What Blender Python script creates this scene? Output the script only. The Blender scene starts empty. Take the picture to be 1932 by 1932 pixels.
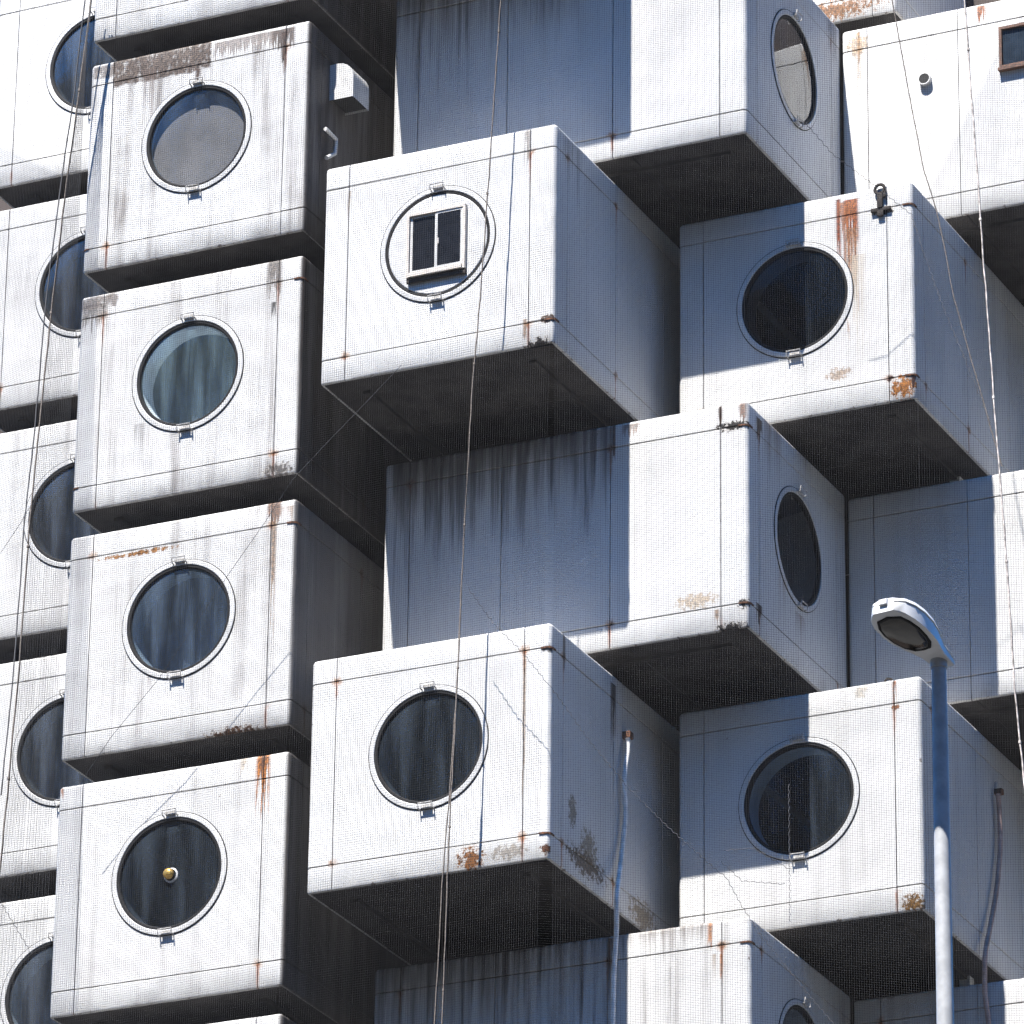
import bpy, math, random
import numpy as np
from mathutils import Vector, Matrix

random.seed(7)
scene = bpy.context.scene
COL = scene.collection
R_ = math.radians

# ------------------------------------------------------------------ camera
Z0 = 26.44                                   # height of the first projecting capsule's base above the street
CAM = Vector((24.8672, -48.4184, -24.8417 + Z0))
ROT = (1.9997, -0.0140, 0.4397)
FPX, CX, CY, PXW = 11630.4, 902.93, 724.48, 1932.0
cd = bpy.data.cameras.new("camera")
cam = bpy.data.objects.new("camera", cd)
COL.objects.link(cam)
cam.location = CAM
cam.rotation_mode = 'XYZ'
cam.rotation_euler = ROT
cd.sensor_width = 36.0
cd.lens = 36.0 * FPX / PXW
cd.shift_x = (PXW / 2 - CX) / PXW
cd.shift_y = (CY - PXW / 2) / PXW
cd.clip_start = 0.5
cd.clip_end = 3000
scene.camera = cam

# ------------------------------------------------------------------ sky, sun, exposure
SUN_TO = Vector((-0.1824, -1.0, 1.967)).normalized()          # towards the sun, from the cast shadows
elev = math.asin(SUN_TO.z)
w = bpy.data.worlds.new("World")
scene.world = w
w.use_nodes = True
nt = w.node_tree
bg = nt.nodes["Background"]
sky = nt.nodes.new("ShaderNodeTexSky")
sky.sky_type = 'NISHITA'
sky.sun_disc = False
sky.sun_elevation = elev
sky.sun_rotation = math.atan2(SUN_TO.x, SUN_TO.y)
sky.air_density = 1.0
sky.dust_density = 0.0
sky.ozone_density = 6.0
sky.altitude = 2500
hs = nt.nodes.new("ShaderNodeHueSaturation")          # one even saturation for the whole sky dome
hs.inputs["Saturation"].default_value = 2.4
nt.links.new(sky.outputs[0], hs.inputs["Color"])
nt.links.new(hs.outputs[0], bg.inputs[0])
bg.inputs[1].default_value = 0.112
sd = bpy.data.lights.new("sun", 'SUN')
sd.energy = 5.0
sd.angle = R_(0.53)
sd.color = (1.0, 0.965, 0.91)
sun = bpy.data.objects.new("sun", sd)
COL.objects.link(sun)
sun.rotation_euler = (-SUN_TO).to_track_quat('-Z', 'Y').to_euler()
sun.location = (0, -40, 90)
vs = scene.view_settings
vs.view_transform = 'Standard'
vs.look = 'None'
vs.gamma = 1.0
vs.use_curve_mapping = False
vs.exposure = 2.06
scene.cycles.max_bounces = 5
scene.cycles.diffuse_bounces = 3
scene.cycles.glossy_bounces = 2
scene.cycles.transparent_max_bounces = 16
scene.cycles.use_denoising = True
scene.cycles.use_adaptive_sampling = True
scene.cycles.adaptive_threshold = 0.03
scene.cycles.caustics_reflective = False
scene.cycles.caustics_refractive = False

# ------------------------------------------------------------------ pixel -> direction
MR = cam.rotation_euler.to_matrix()
def ray(px, py):
    return (MR @ Vector(((px - CX) / FPX, -(py - CY) / FPX, -1.0))).normalized()
def at(px, py, axis, val):
    d = ray(px, py)
    return CAM + d * ((val - CAM[axis]) / d[axis])

# ------------------------------------------------------------------ helpers
def tag(o, label=None, cat=None, group=None, kind=None):
    if label: o["label"] = label
    if cat: o["category"] = cat
    if group: o["group"] = group
    if kind: o["kind"] = kind
    return o
def empty(name, loc, rz=0.0):
    o = bpy.data.objects.new(name, None)
    o.empty_display_size = 0.2
    COL.objects.link(o)
    o.location = loc
    o.rotation_euler = (0, 0, rz)
    return o
def link_mesh(name, me, mat=None, parent=None, loc=(0, 0, 0)):
    o = bpy.data.objects.new(name, me)
    COL.objects.link(o)
    if mat is not None:
        if len(me.materials) == 0:
            me.materials.append(mat)
        o.material_slots[0].link = 'OBJECT'
        o.material_slots[0].material = mat
    o.parent = parent
    o.location = loc
    return o
def mesh(name, V, F, smooth=None):
    me = bpy.data.meshes.new(name)
    me.from_pydata([tuple(v) for v in V], [], F)
    me.update()
    if smooth is not None:
        me.polygons.foreach_set("use_smooth", [True] * len(me.polygons))
        me.set_sharp_from_angle(angle=R_(smooth))
    return me
class MB:
    def __init__(s): s.V = []; s.F = []
    def add(s, V, F):
        o = len(s.V); s.V += [tuple(v) for v in V]; s.F += [tuple(i + o for i in f) for f in F]
        return s
    def box(s, a, b, bev=0.0):
        (x0, y0, z0), (x1, y1, z1) = tuple(map(min, a, b)), tuple(map(max, a, b))
        if bev <= 0:
            V = [(x, y, z) for z in (z0, z1) for y in (y0, y1) for x in (x0, x1)]
            return s.add(V, [(0, 2, 3, 1), (4, 5, 7, 6), (0, 1, 5, 4), (2, 6, 7, 3), (0, 4, 6, 2), (1, 3, 7, 5)])
        import bmesh
        bm = bmesh.new()
        bmesh.ops.create_cube(bm, size=1.0)
        for v in bm.verts:
            v.co = Vector(((x0 + x1) / 2 + v.co.x * (x1 - x0), (y0 + y1) / 2 + v.co.y * (y1 - y0), (z0 + z1) / 2 + v.co.z * (z1 - z0)))
        bmesh.ops.bevel(bm, geom=list(bm.edges), offset=bev, segments=2, profile=0.6, affect='EDGES')
        bm.verts.index_update()
        V = [tuple(v.co) for v in bm.verts]; F = [tuple(v.index for v in f.verts) for f in bm.faces]
        bm.free()
        return s.add(V, F)
    def tube(s, pts, r, n=6, cap=True, radii=None):
        pts = [Vector(p) for p in pts]
        m = len(pts)
        t0 = (pts[1] - pts[0]).normalized()
        up = Vector((0, 0, 1)) if abs(t0.z) < 0.9 else Vector((1, 0, 0))
        nrm = (up - t0 * up.dot(t0)).normalized()
        V = []
        for i, p in enumerate(pts):
            t = (pts[min(i + 1, m - 1)] - pts[max(i - 1, 0)]).normalized()
            nrm = (nrm - t * nrm.dot(t)).normalized()
            b = t.cross(nrm)
            rr = radii[i] if radii else r
            for k in range(n):
                a = 2 * math.pi * k / n
                V.append(p + nrm * (math.cos(a) * rr) + b * (math.sin(a) * rr))
        F = []
        for i in range(m - 1):
            for k in range(n):
                F.append((i * n + k, i * n + (k + 1) % n, (i + 1) * n + (k + 1) % n, (i + 1) * n + k))
        if cap:
            F.append(tuple(range(n - 1, -1, -1))); F.append(tuple((m - 1) * n + k for k in range(n)))
        return s.add(V, F)
    def lathe(s, prof, c, n=64, closed=False):
        """profile (radius, y) revolved round an axis along y through c"""
        V = []; m = len(prof)
        for k in range(n):
            a = 2 * math.pi * k / n
            for (r, y) in prof:
                V.append((c[0] + r * math.cos(a), c[1] + y, c[2] + r * math.sin(a)))
        F = []
        for k in range(n):
            k2 = (k + 1) % n
            for i in range(m if closed else m - 1):
                i2 = (i + 1) % m
                F.append((k * m + i, k2 * m + i, k2 * m + i2, k * m + i2))
        return s.add(V, F)
    def mesh(s, name, smooth=None): return mesh(name, s.V, s.F, smooth)
    def obj(s, name, mat, parent=None, smooth=None, loc=(0, 0, 0)):
        return link_mesh(name, s.mesh(name, smooth), mat, parent, loc)

# ------------------------------------------------------------------ node helpers
class NT:
    def __init__(s, name):
        s.mat = bpy.data.materials.new(name)
        s.mat.use_nodes = True
        s.t = s.mat.node_tree
        s.bsdf = s.t.nodes["Principled BSDF"]
    def new(s, ty, **kw):
        n = s.t.nodes.new(ty)
        for k, v in kw.items(): setattr(n, k, v)
        return n
    def put(s, sock, v):
        if hasattr(v, "is_output"): s.t.links.new(v, sock)
        else: sock.default_value = v
    def m(s, op, a, b=None, c=None, clamp=False):
        n = s.new("ShaderNodeMath", operation=op, use_clamp=clamp)
        s.put(n.inputs[0], a)
        if b is not None: s.put(n.inputs[1], b)
        if c is not None: s.put(n.inputs[2], c)
        return n.outputs[0]
    def ss(s, v, a, b, o0=0.0, o1=1.0):
        n = s.new("ShaderNodeMapRange", interpolation_type='SMOOTHSTEP')
        s.put(n.inputs[0], v); n.inputs[1].default_value = a; n.inputs[2].default_value = b
        n.inputs[3].default_value = o0; n.inputs[4].default_value = o1
        return n.outputs[0]
    def vec(s, x, y, z):
        n = s.new("ShaderNodeCombineXYZ")
        for i, q in enumerate((x, y, z)): s.put(n.inputs[i], q)
        return n.outputs[0]
    def noise(s, v, scale=1.0, detail=3.0, rough=0.55):
        n = s.new("ShaderNodeTexNoise")
        s.put(n.inputs["Vector"], v); n.inputs["Scale"].default_value = scale
        n.inputs["Detail"].default_value = detail; n.inputs["Roughness"].default_value = rough
        return n.outputs["Fac"]
    def mix(s, f, a, b):
        n = s.new("ShaderNodeMix", data_type='RGBA')
        s.put(n.inputs[0], f); s.put(n.inputs[6], a); s.put(n.inputs[7], b)
        return n.outputs[2]
    def xyz(s):
        tc = s.new("ShaderNodeTexCoord")
        sp = s.new("ShaderNodeSeparateXYZ")
        s.t.links.new(tc.outputs["Object"], sp.inputs[0])
        return sp.outputs[0], sp.outputs[1], sp.outputs[2], tc.outputs["Object"]
    def bump(s, h, strength, dist):
        n = s.new("ShaderNodeBump")
        n.inputs["Strength"].default_value = strength; n.inputs["Distance"].default_value = dist
        s.put(n.inputs["Height"], h)
        s.t.links.new(n.outputs[0], s.bsdf.inputs["Normal"])
def c4(r, g=None, b=None):
    if g is None: g = b = r
    return (r, g, b, 1.0)

def plain(name, col, rough=0.6, metal=0.0, var=0.25, scale=9.0, spec=0.4, bump=0.0):
    n = NT(name)
    x, y, z, v = n.xyz()
    f = n.noise(v, scale, 5.0, 0.6)
    dark = tuple(c * (1 - var) for c in col[:3]) + (1,)
    lite = tuple(min(1, c * (1 + var)) for c in col[:3]) + (1,)
    n.put(n.bsdf.inputs["Base Color"], n.mix(n.ss(f, 0.3, 0.7), dark, lite))
    n.bsdf.inputs["Roughness"].default_value = rough
    n.bsdf.inputs["Metallic"].default_value = metal
    n.bsdf.inputs["Specular IOR Level"].default_value = spec
    if bump: n.bump(f, bump, 0.02)
    return n.mat

# capsule proportions (m)
CW, CLEN, CH = 2.5, 3.874, 2.344
RC = 0.048                    # rounded vertical corners
SEAM_X, SEAM_Y = 0.27, 0.285   # vertical seams, from the corner
ZT, ZB = CH - 0.25, 0.25      # horizontal seams
WZ = CH / 2 + 0.1056          # porthole centre height
A_, B_ = CW / 2, CLEN / 2
LONG = [0.285, 1.44, 2.60, CLEN - 0.285]      # vertical seams along a long side, from the window end

RUST = (0.30, 0.085, 0.016)
ORANGE = (0.46, 0.16, 0.028)
BROWN = (0.085, 0.045, 0.026)
GREYB = (0.155, 0.115, 0.095)
BLACK = (0.018, 0.013, 0.011)

def shell(name, seed, streak=0.3, joint=0.5, stains_and_shade=(), tone=1.0, soot=0.0):
    """weathered white capsule paint; object coordinates are the capsule's own"""
    n = NT(name)
    x, y, z, v = n.xyz()
    sx = seed * 13.37
    side = n.m('GREATER_THAN', n.m('ABSOLUTE', x), A_ - 0.02)                # on a long side
    u = n.m('ADD', n.m('MULTIPLY', x, n.m('SUBTRACT', 1.0, side)), n.m('MULTIPLY', y, side))
    # plain paint with slow patches
    big = n.noise(n.vec(n.m('ADD', x, sx), n.m('ADD', y, sx * .7), z), 0.9, 3.0)
    col = n.mix(n.ss(big, 0.3, 0.7), c4(0.445 * tone, 0.44 * tone, 0.43 * tone), c4(0.505 * tone, 0.502 * tone, 0.494 * tone))
    # rain streaks
    st = n.noise(n.vec(n.m('ADD', n.m('MULTIPLY', x, 5.5), sx), n.m('MULTIPLY', y, 5.5), n.m('MULTIPLY', z, 0.28)), 1.0, 3.5, 0.66)
    fine = n.noise(n.vec(n.m('ADD', n.m('MULTIPLY', x, 34.0), sx), n.m('MULTIPLY', y, 34.0), n.m('MULTIPLY', z, 0.7)), 1.0, 3.0, 0.6)
    s1 = n.m('MULTIPLY', n.ss(st, 0.47, 0.72), streak)
    s2 = n.m('MULTIPLY', n.ss(fine, 0.52, 0.76), 0.35 * streak + 0.10)
    patchy = n.ss(n.noise(n.vec(n.m('ADD', u, sx + 4), 3.0, z), 1.6, 4.0), 0.30, 0.62)
    dirt = n.m('MULTIPLY', n.m('ADD', s1, s2, clamp=True), n.m('ADD', n.m('MULTIPLY', patchy, 0.75), 0.25))
    col = n.mix(dirt, col, c4(0.20, 0.187, 0.178))
    # dirt caught on the top lip, running down in short fingers
    fing = n.noise(n.vec(n.m('ADD', n.m('MULTIPLY', u, 16.0), sx), 1.0, n.m('MULTIPLY', z, 1.2)), 1.0, 4.0, 0.65)
    tl = n.m('SUBTRACT', n.m('ADD', n.m('MULTIPLY', z, 2.2), n.m('MULTIPLY', fing, 1.15)), 2.2 * CH + 0.52)
    col = n.mix(n.m('MULTIPLY', n.ss(tl, -0.05, 0.25), 0.25 + 0.55 * streak), col, c4(0.16, 0.13, 0.105))
    # soot drawn along the lower lip in uneven blots
    lo = n.m('SUBTRACT', n.m('ADD', n.m('MULTIPLY', n.noise(n.vec(n.m('ADD', n.m('MULTIPLY', u, 2.2), sx), 9.0, n.m('MULTIPLY', z, 1.5)), 1.0, 4.0, 0.65), 1.2), 0.0), n.m('MULTIPLY', z, 1.5))
    col = n.mix(n.m('MULTIPLY', n.ss(lo, 0.42, 0.85), 0.25 + 0.5 * streak), col, c4(0.11, 0.105, 0.105))
    # hairline craze and tiny chips
    vo = n.new("ShaderNodeTexVoronoi"); vo.feature = 'F1'
    n.put(vo.inputs["Vector"], n.vec(n.m('ADD', u, sx), 0.0, z)); vo.inputs["Scale"].default_value = 3.1
    spot = n.ss(vo.outputs["Distance"], 0.035, 0.012)
    pick = n.m('GREATER_THAN', n.noise(n.vec(n.m('ADD', u, sx * 2), 7.0, z), 2.3, 1.0), 0.55)
    col = n.mix(n.m('MULTIPLY', n.m('MULTIPLY', spot, pick), 0.75), col, c4(*BROWN))
    # paint chipped off the upper and lower lips and the corners
    lipz = n.m('MINIMUM', n.m('SUBTRACT', CH, z), z)
    cor = n.m('MAXIMUM', n.m('SUBTRACT', A_, n.m('ABSOLUTE', x)), n.m('SUBTRACT', B_, n.m('ABSOLUTE', y)))
    lip = n.m('MINIMUM', lipz, n.m('MULTIPLY', cor, 0.8))
    chn = n.noise(n.vec(n.m('ADD', x, sx), y, z), 11.0, 3.0, 0.7)
    col = n.mix(n.m('MULTIPLY', n.ss(n.m('SUBTRACT', chn, n.m('MULTIPLY', lip, 5.0)), 0.57, 0.62), 0.55 + 0.3 * joint), col, c4(0.075, 0.050, 0.038))
    # rust at seam crossings + drip below
    au = n.m('ABSOLUTE', u)
    edge = n.m('ADD', n.m('MULTIPLY', side, B_ - SEAM_Y), n.m('MULTIPLY', n.m('SUBTRACT', 1.0, side), A_ - SEAM_X))
    d1 = n.m('ABSOLUTE', n.m('SUBTRACT', au, edge))
    d2 = n.m('ABSOLUTE', n.m('SUBTRACT', n.m('MULTIPLY', y, side), -B_ + LONG[1]))
    d2 = n.m('ADD', d2, n.m('MULTIPLY', n.m('SUBTRACT', 1.0, side), 9.0))
    du = n.m('MINIMUM', d1, d2)
    dz = n.m('MINIMUM', n.m('ABSOLUTE', n.m('SUBTRACT', z, ZT)), n.m('ABSOLUTE', n.m('SUBTRACT', z, ZB)))
    wob = n.noise(n.vec(n.m('ADD', u, sx), 2.0, z), 16.0, 4.0, 0.7)
    dist = n.m('SQRT', n.m('ADD', n.m('MULTIPLY', du, du), n.m('MULTIPLY', dz, dz)))
    dist = n.m('ADD', dist, n.m('MULTIPLY', n.m('SUBTRACT', wob, 0.5), 0.14))
    gate = n.ss(n.noise(n.vec(n.m('ADD', n.m('MULTIPLY', x, 1.7), sx * 3), n.m('MULTIPLY', y, 1.7), n.m('MULTIPLY', z, 1.7)), 1.0, 0.0), 0.66 - 0.28 * joint, 0.74 - 0.26 * joint)
    col = n.mix(n.m('MULTIPLY', n.ss(dist, 0.075, 0.02), n.m('MULTIPLY', gate, 0.65)), col, c4(0.34, 0.19, 0.10))
    col = n.mix(n.m('MULTIPLY', n.ss(dist, 0.045, 0.0), gate), col, c4(*BROWN))
    dzd = n.m('MINIMUM', n.m('ADD', n.m('SUBTRACT', ZT, z), n.m('MULTIPLY', n.m('GREATER_THAN', z, ZT), 9.0)),
              n.m('ADD', n.m('SUBTRACT', ZB, z), n.m('MULTIPLY', n.m('GREATER_THAN', z, ZB), 9.0)))
    drip = n.m('MULTIPLY', n.ss(n.m('ADD', du, n.m('MULTIPLY', n.m('SUBTRACT', wob, .5), 0.03)), 0.022, 0.004), n.ss(dzd, 0.45, 0.02))
    col = n.mix(n.m('MULTIPLY', n.m('MULTIPLY', drip, gate), 0.7), col, c4(*RUST))
    # dirt along the seams
    sd_ = n.m('MINIMUM', dz, du)
    sg = n.ss(n.m('ADD', sd_, n.m('MULTIPLY', wob, 0.03)), 0.026, 0.012)
    col = n.mix(n.m('MULTIPLY', sg, 0.35), col, c4(0.12, 0.095, 0.08))
    # individual dirt and rust marks, plus shade painted on crosswise fronts
    for k, (face, u0, u1, z0, z1, kind, colr, amt) in enumerate(stains_and_shade):
        uu = {'f': x, 's': y, 'n': y}[face]
        on = n.m('LESS_THAN', y, -B_ + 0.04) if face == 'f' else (n.m('GREATER_THAN', x, A_ - 0.04) if face == 's' else n.m('LESS_THAN', x, -A_ + 0.04))
        q = k * 5.1 + sx
        if kind == 'patch':                      # flaked area with ragged edges
            nz = n.noise(n.vec(n.m('ADD', uu, q), 0.0, z), 7.0, 6.0, 0.7)
            e = n.m('MULTIPLY', n.m('SUBTRACT', nz, 0.5), 0.16)
            mu = n.m('MULTIPLY', n.ss(n.m('ADD', uu, e), u0, u0 + .03), n.ss(n.m('ADD', uu, e), u1, u1 - .03))
            mz = n.m('MULTIPLY', n.ss(n.m('ADD', z, e), z0, z0 + .04), n.ss(n.m('ADD', z, e), z1, z1 - .04))
            tex = n.noise(n.vec(n.m('ADD', uu, q), 5.0, n.m('MULTIPLY', z, 0.6)), 14.0, 5.0, 0.65)
            mk = n.m('MULTIPLY', n.m('MULTIPLY', mu, mz), n.ss(tex, 0.25, 0.5))
        elif kind == 'speck':                    # blotchy rust bloom
            nz = n.noise(n.vec(n.m('ADD', uu, q), 0.0, n.m('MULTIPLY', z, 0.8)), 19.0, 5.0, 0.75)
            cu, cz = (u0 + u1) / 2, (z0 + z1) / 2
            a = n.m('DIVIDE', n.m('SUBTRACT', uu, cu), (u1 - u0) / 2)
            b = n.m('DIVIDE', n.m('SUBTRACT', z, cz), (z1 - z0) / 2)
            rr = n.m('SQRT', n.m('ADD', n.m('MULTIPLY', a, a), n.m('MULTIPLY', b, b)))
            mk = n.ss(n.m('SUBTRACT', nz, n.m('MULTIPLY', rr, 0.22)), 0.32, 0.39)
            mk = n.m('MULTIPLY', mk, n.ss(rr, 1.15, 0.8))
            halo = n.m('MULTIPLY', n.ss(n.m('SUBTRACT', nz, n.m('MULTIPLY', rr, 0.3)), 0.12, 0.38), n.ss(rr, 1.5, 0.5))
            col = n.mix(n.m('MULTIPLY', n.m('MULTIPLY', halo, on), 0.3 * amt), col, c4(0.32, 0.23, 0.15))
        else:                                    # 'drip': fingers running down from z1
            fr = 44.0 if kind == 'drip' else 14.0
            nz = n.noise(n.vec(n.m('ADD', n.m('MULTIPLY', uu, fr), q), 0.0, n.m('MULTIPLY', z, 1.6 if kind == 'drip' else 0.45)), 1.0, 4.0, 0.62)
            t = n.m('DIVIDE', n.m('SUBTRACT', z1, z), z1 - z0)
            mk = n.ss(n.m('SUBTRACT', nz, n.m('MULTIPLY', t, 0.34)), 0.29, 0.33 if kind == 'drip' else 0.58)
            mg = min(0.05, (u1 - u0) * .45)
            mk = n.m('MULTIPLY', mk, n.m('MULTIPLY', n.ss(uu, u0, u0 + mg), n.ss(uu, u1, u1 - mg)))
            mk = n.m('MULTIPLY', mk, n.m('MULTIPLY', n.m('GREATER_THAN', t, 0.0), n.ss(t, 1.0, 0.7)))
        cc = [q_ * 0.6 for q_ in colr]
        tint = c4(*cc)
        if kind != 'smear_or_shade':
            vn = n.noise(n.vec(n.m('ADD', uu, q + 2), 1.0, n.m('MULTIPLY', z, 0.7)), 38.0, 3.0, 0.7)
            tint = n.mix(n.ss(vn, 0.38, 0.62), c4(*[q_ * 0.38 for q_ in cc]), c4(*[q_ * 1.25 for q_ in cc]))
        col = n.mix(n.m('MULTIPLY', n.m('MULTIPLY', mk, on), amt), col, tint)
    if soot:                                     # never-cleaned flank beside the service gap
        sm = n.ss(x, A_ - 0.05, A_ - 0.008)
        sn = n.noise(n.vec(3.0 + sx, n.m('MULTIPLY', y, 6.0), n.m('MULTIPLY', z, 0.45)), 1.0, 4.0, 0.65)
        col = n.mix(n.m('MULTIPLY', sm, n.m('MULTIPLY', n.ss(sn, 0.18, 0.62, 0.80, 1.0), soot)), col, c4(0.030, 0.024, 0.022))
    n.put(n.bsdf.inputs["Base Color"], col)
    n.bsdf.inputs["Roughness"].default_value = 0.55
    n.bsdf.inputs["Specular IOR Level"].default_value = 0.3
    n.bump(n.noise(v, 2.6, 1.0), 0.5, 0.03)
    return n.mat

M = {}
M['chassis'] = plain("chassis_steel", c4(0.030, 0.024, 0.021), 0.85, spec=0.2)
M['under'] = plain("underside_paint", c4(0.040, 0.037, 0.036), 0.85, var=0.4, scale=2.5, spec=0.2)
M['gasket'] = plain("rubber_gasket", c4(0.007, 0.007, 0.008), 0.7, spec=0.2)
M['frame'] = plain("window_ring_paint", c4(0.46, 0.457, 0.452), 0.45, var=0.12, scale=6)
M['clip'] = plain("clip_metal", c4(0.34, 0.33, 0.32), 0.5, 0.0, 0.4, 30)
M['sleeve_pale'] = plain("sleeve_pale", c4(0.74, 0.80, 0.82), 0.5, var=0.1)
M['sleeve_mid'] = plain("sleeve_mid", c4(0.22, 0.27, 0.31), 0.5, var=0.1)
M['sleeve_dark'] = plain("sleeve_dark", c4(0.035, 0.042, 0.05), 0.5, var=0.1)
M['blind'] = plain("paper_blind", c4(0.125, 0.125, 0.132), 0.9, var=0.16, scale=2.2)
M['curtain'] = plain("curtain_cloth", c4(0.06, 0.082, 0.115), 0.9, var=0.4, scale=3.0)
M['alu'] = plain("cream_aluminium", c4(0.50, 0.46, 0.42), 0.45, var=0.1)
M['brownframe'] = plain("brown_window_frame", c4(0.10, 0.045, 0.026), 0.6, var=0.4, scale=20)
M['brass'] = plain("brass_knob", c4(0.62, 0.38, 0.10), 0.3, 0.7, 0.3, 40)
M['lampwhite'] = plain("lamp_housing_paint", c4(0.44, 0.445, 0.455), 0.4, var=0.06, scale=5)
M['pole'] = plain("galvanised_pole", c4(0.255, 0.262, 0.275), 0.5, 0.0, 0.14, 14)
M['lens'] = plain("lamp_lens", c4(0.018, 0.016, 0.013), 0.12, var=0.5, scale=14, spec=0.5)
M['blackglass'] = plain("dark_sash_glass", c4(0.010, 0.011, 0.014), 0.15, var=0.2, spec=0.35)
M['rust'] = plain("rusted_iron", c4(0.10, 0.042, 0.022), 0.9, var=0.6, scale=40, bump=0.4)
M['ironblack'] = plain("blackened_iron", c4(0.020, 0.015, 0.013), 0.8, var=0.5, scale=40)
M['net'] = plain("net_thread", c4(0.050, 0.050, 0.053), 0.9, var=0.1, scale=3, spec=0.1)
M['rope'] = plain("tarry_rope", c4(0.10, 0.085, 0.075), 0.95, var=0.5, scale=60)
M['ropepale'] = plain("pale_rope", c4(0.30, 0.27, 0.25), 0.95, var=0.6, scale=12)
M['cord'] = plain("lacing_cord", c4(0.06, 0.06, 0.065), 0.95, var=0.2)
M['hose'] = plain("drain_hose_plastic", c4(0.70, 0.67, 0.63), 0.6, var=0.2, scale=8)
M['hosebrown'] = plain("drain_hose_brown", c4(0.34, 0.23, 0.19), 0.6, var=0.35, scale=6)
M['core'] = plain("core_tower_steel", c4(0.040, 0.030, 0.026), 0.85, var=0.4, scale=0.9)
M['dark'] = plain("duct_dark", c4(0.012, 0.012, 0.012), 0.9)

def glass_mat(name, tint, refl, film_amt=0.10, film_col=(0.19, 0.245, 0.32)):
    n = NT(name)
    out = n.t.nodes["Material Output"]
    tr = n.new("ShaderNodeBsdfTransparent"); tr.inputs[0].default_value = tint
    gl = n.new("ShaderNodeBsdfGlossy"); gl.inputs[0].default_value = c4(0.9); gl.inputs["Roughness"].default_value = 0.03
    fr = n.new("ShaderNodeFresnel"); fr.inputs[0].default_value = 1.5
    x, y, z, v = n.xyz()
    film = n.ss(n.noise(n.vec(n.m('MULTIPLY', x, 6.0), y, n.m('MULTIPLY', z, 0.8)), 1.0, 4.0), 0.35, 0.75)
    df = n.new("ShaderNodeBsdfDiffuse"); df.inputs[0].default_value = c4(*film_col)
    m1 = n.new("ShaderNodeMixShader"); m2 = n.new("ShaderNodeMixShader")
    n.put(m1.inputs[0], n.m('ADD', n.m('MULTIPLY', film, film_amt), film_amt * 0.25)); n.t.links.new(tr.outputs[0], m1.inputs[1]); n.t.links.new(df.outputs[0], m1.inputs[2])
    n.put(m2.inputs[0], n.m('MULTIPLY', fr.outputs[0], refl)); n.t.links.new(m1.outputs[0], m2.inputs[1]); n.t.links.new(gl.outputs[0], m2.inputs[2])
    n.t.links.new(m2.outputs[0], out.inputs[0])
    return n.mat
M['glass'] = glass_mat("porthole_glass", c4(0.70, 0.75, 0.80), 0.14)
M['glass_hazy'] = glass_mat("porthole_glass_hazy", c4(0.9, 0.9, 0.9), 0.06)
M['glass_bright'] = glass_mat("porthole_glass_reflecting", c4(0.7, 0.7, 0.72), 0.26)
M['glass_teal'] = glass_mat("porthole_glass_cloudy", c4(0.9, 0.92, 0.93), 0.10, 0.26, (0.20, 0.29, 0.34))
M['glass_streaky'] = glass_mat("porthole_glass_streaky", c4(0.75, 0.8, 0.85), 0.12, 0.24, (0.15, 0.21, 0.30))
M['glass_far'] = glass_mat("porthole_glass_dusty", c4(0.8, 0.82, 0.85), 0.08, 0.22, (0.18, 0.22, 0.28))
M['glass_dark'] = glass_mat("porthole_glass_dark", c4(0.4, 0.42, 0.45), 0.10, 0.04)

# ground: asphalt sheet to the horizon
def ground_mat():
    n = NT("asphalt")
    x, y, z, v = n.xyz()
    a = n.noise(v, 0.15, 6.0); b = n.noise(v, 40.0, 4.0)
    col = n.mix(n.ss(a, .35, .65), c4(0.045), c4(0.075, 0.073, 0.07))
    col = n.mix(n.m('MULTIPLY', n.ss(b, .5, .7), .4), col, c4(0.12))
    n.put(n.bsdf.inputs["Base Color"], col); n.bsdf.inputs["Roughness"].default_value = 0.9
    n.bump(b, 0.4, 0.01)
    return n.mat
S = 1500.0
g = link_mesh("ground", mesh("ground", [(-S, -S, 0), (S, -S, 0), (S, S, 0), (-S, S, 0)], [(0, 1, 2, 3)]), ground_mat())
tag(g, kind="structure")

# ------------------------------------------------------------------ the dark core the capsules hang from
core = empty("core_tower", (0, 8.5, 0))
tag(core, "dark brown steel core tower standing behind the white capsules", "tower")
MB().box((-2.72, -4.28, 0), (2.70, 1.2, 46)).obj("shaft", M['core'], core)
MB().box((-9.0, -1.95, 0.0), (11.5, 6.0, 45)).obj("shaft", M['core'], core)

# ------------------------------------------------------------------ capsule pieces (meshes shared by every capsule)
G = 0.0045      # half a seam
TH = 0.035
def arc_corner(cx, cy, a0, a1, n=6):
    out = []
    for i in range(n + 1):
        a = R_(a0 + (a1 - a0) * i / n)
        nx, ny = math.cos(a), math.sin(a)
        out.append(((cx + RC * nx, cy + RC * ny), (nx, ny)))
    return out
def sweep(path, prof, name):
    """path: [((x,y),(nx,ny))], prof: closed loop of (inset, z)"""
    V = []; F = []; m = len(prof)
    for (p, nn) in path:
        for (o, z) in prof:
            V.append((p[0] - nn[0] * o, p[1] - nn[1] * o, z))
    for i in range(len(path) - 1):
        for k in range(m):
            k2 = (k + 1) % m
            F.append((i * m + k, (i + 1) * m + k, (i + 1) * m + k2, i * m + k2))
    F.append(tuple(range(m))); F.append(tuple((len(path) - 1) * m + k for k in range(m - 1, -1, -1)))
    return mesh(name, V, F, 35)
b_ = 0.005
P_MID = [(b_, ZB + G), (0, ZB + G + b_), (0, ZT - G - b_), (b_, ZT - G), (TH, ZT - G), (TH, ZB + G)]
P_MID = P_MID[::-1]
RT = 0.038
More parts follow.
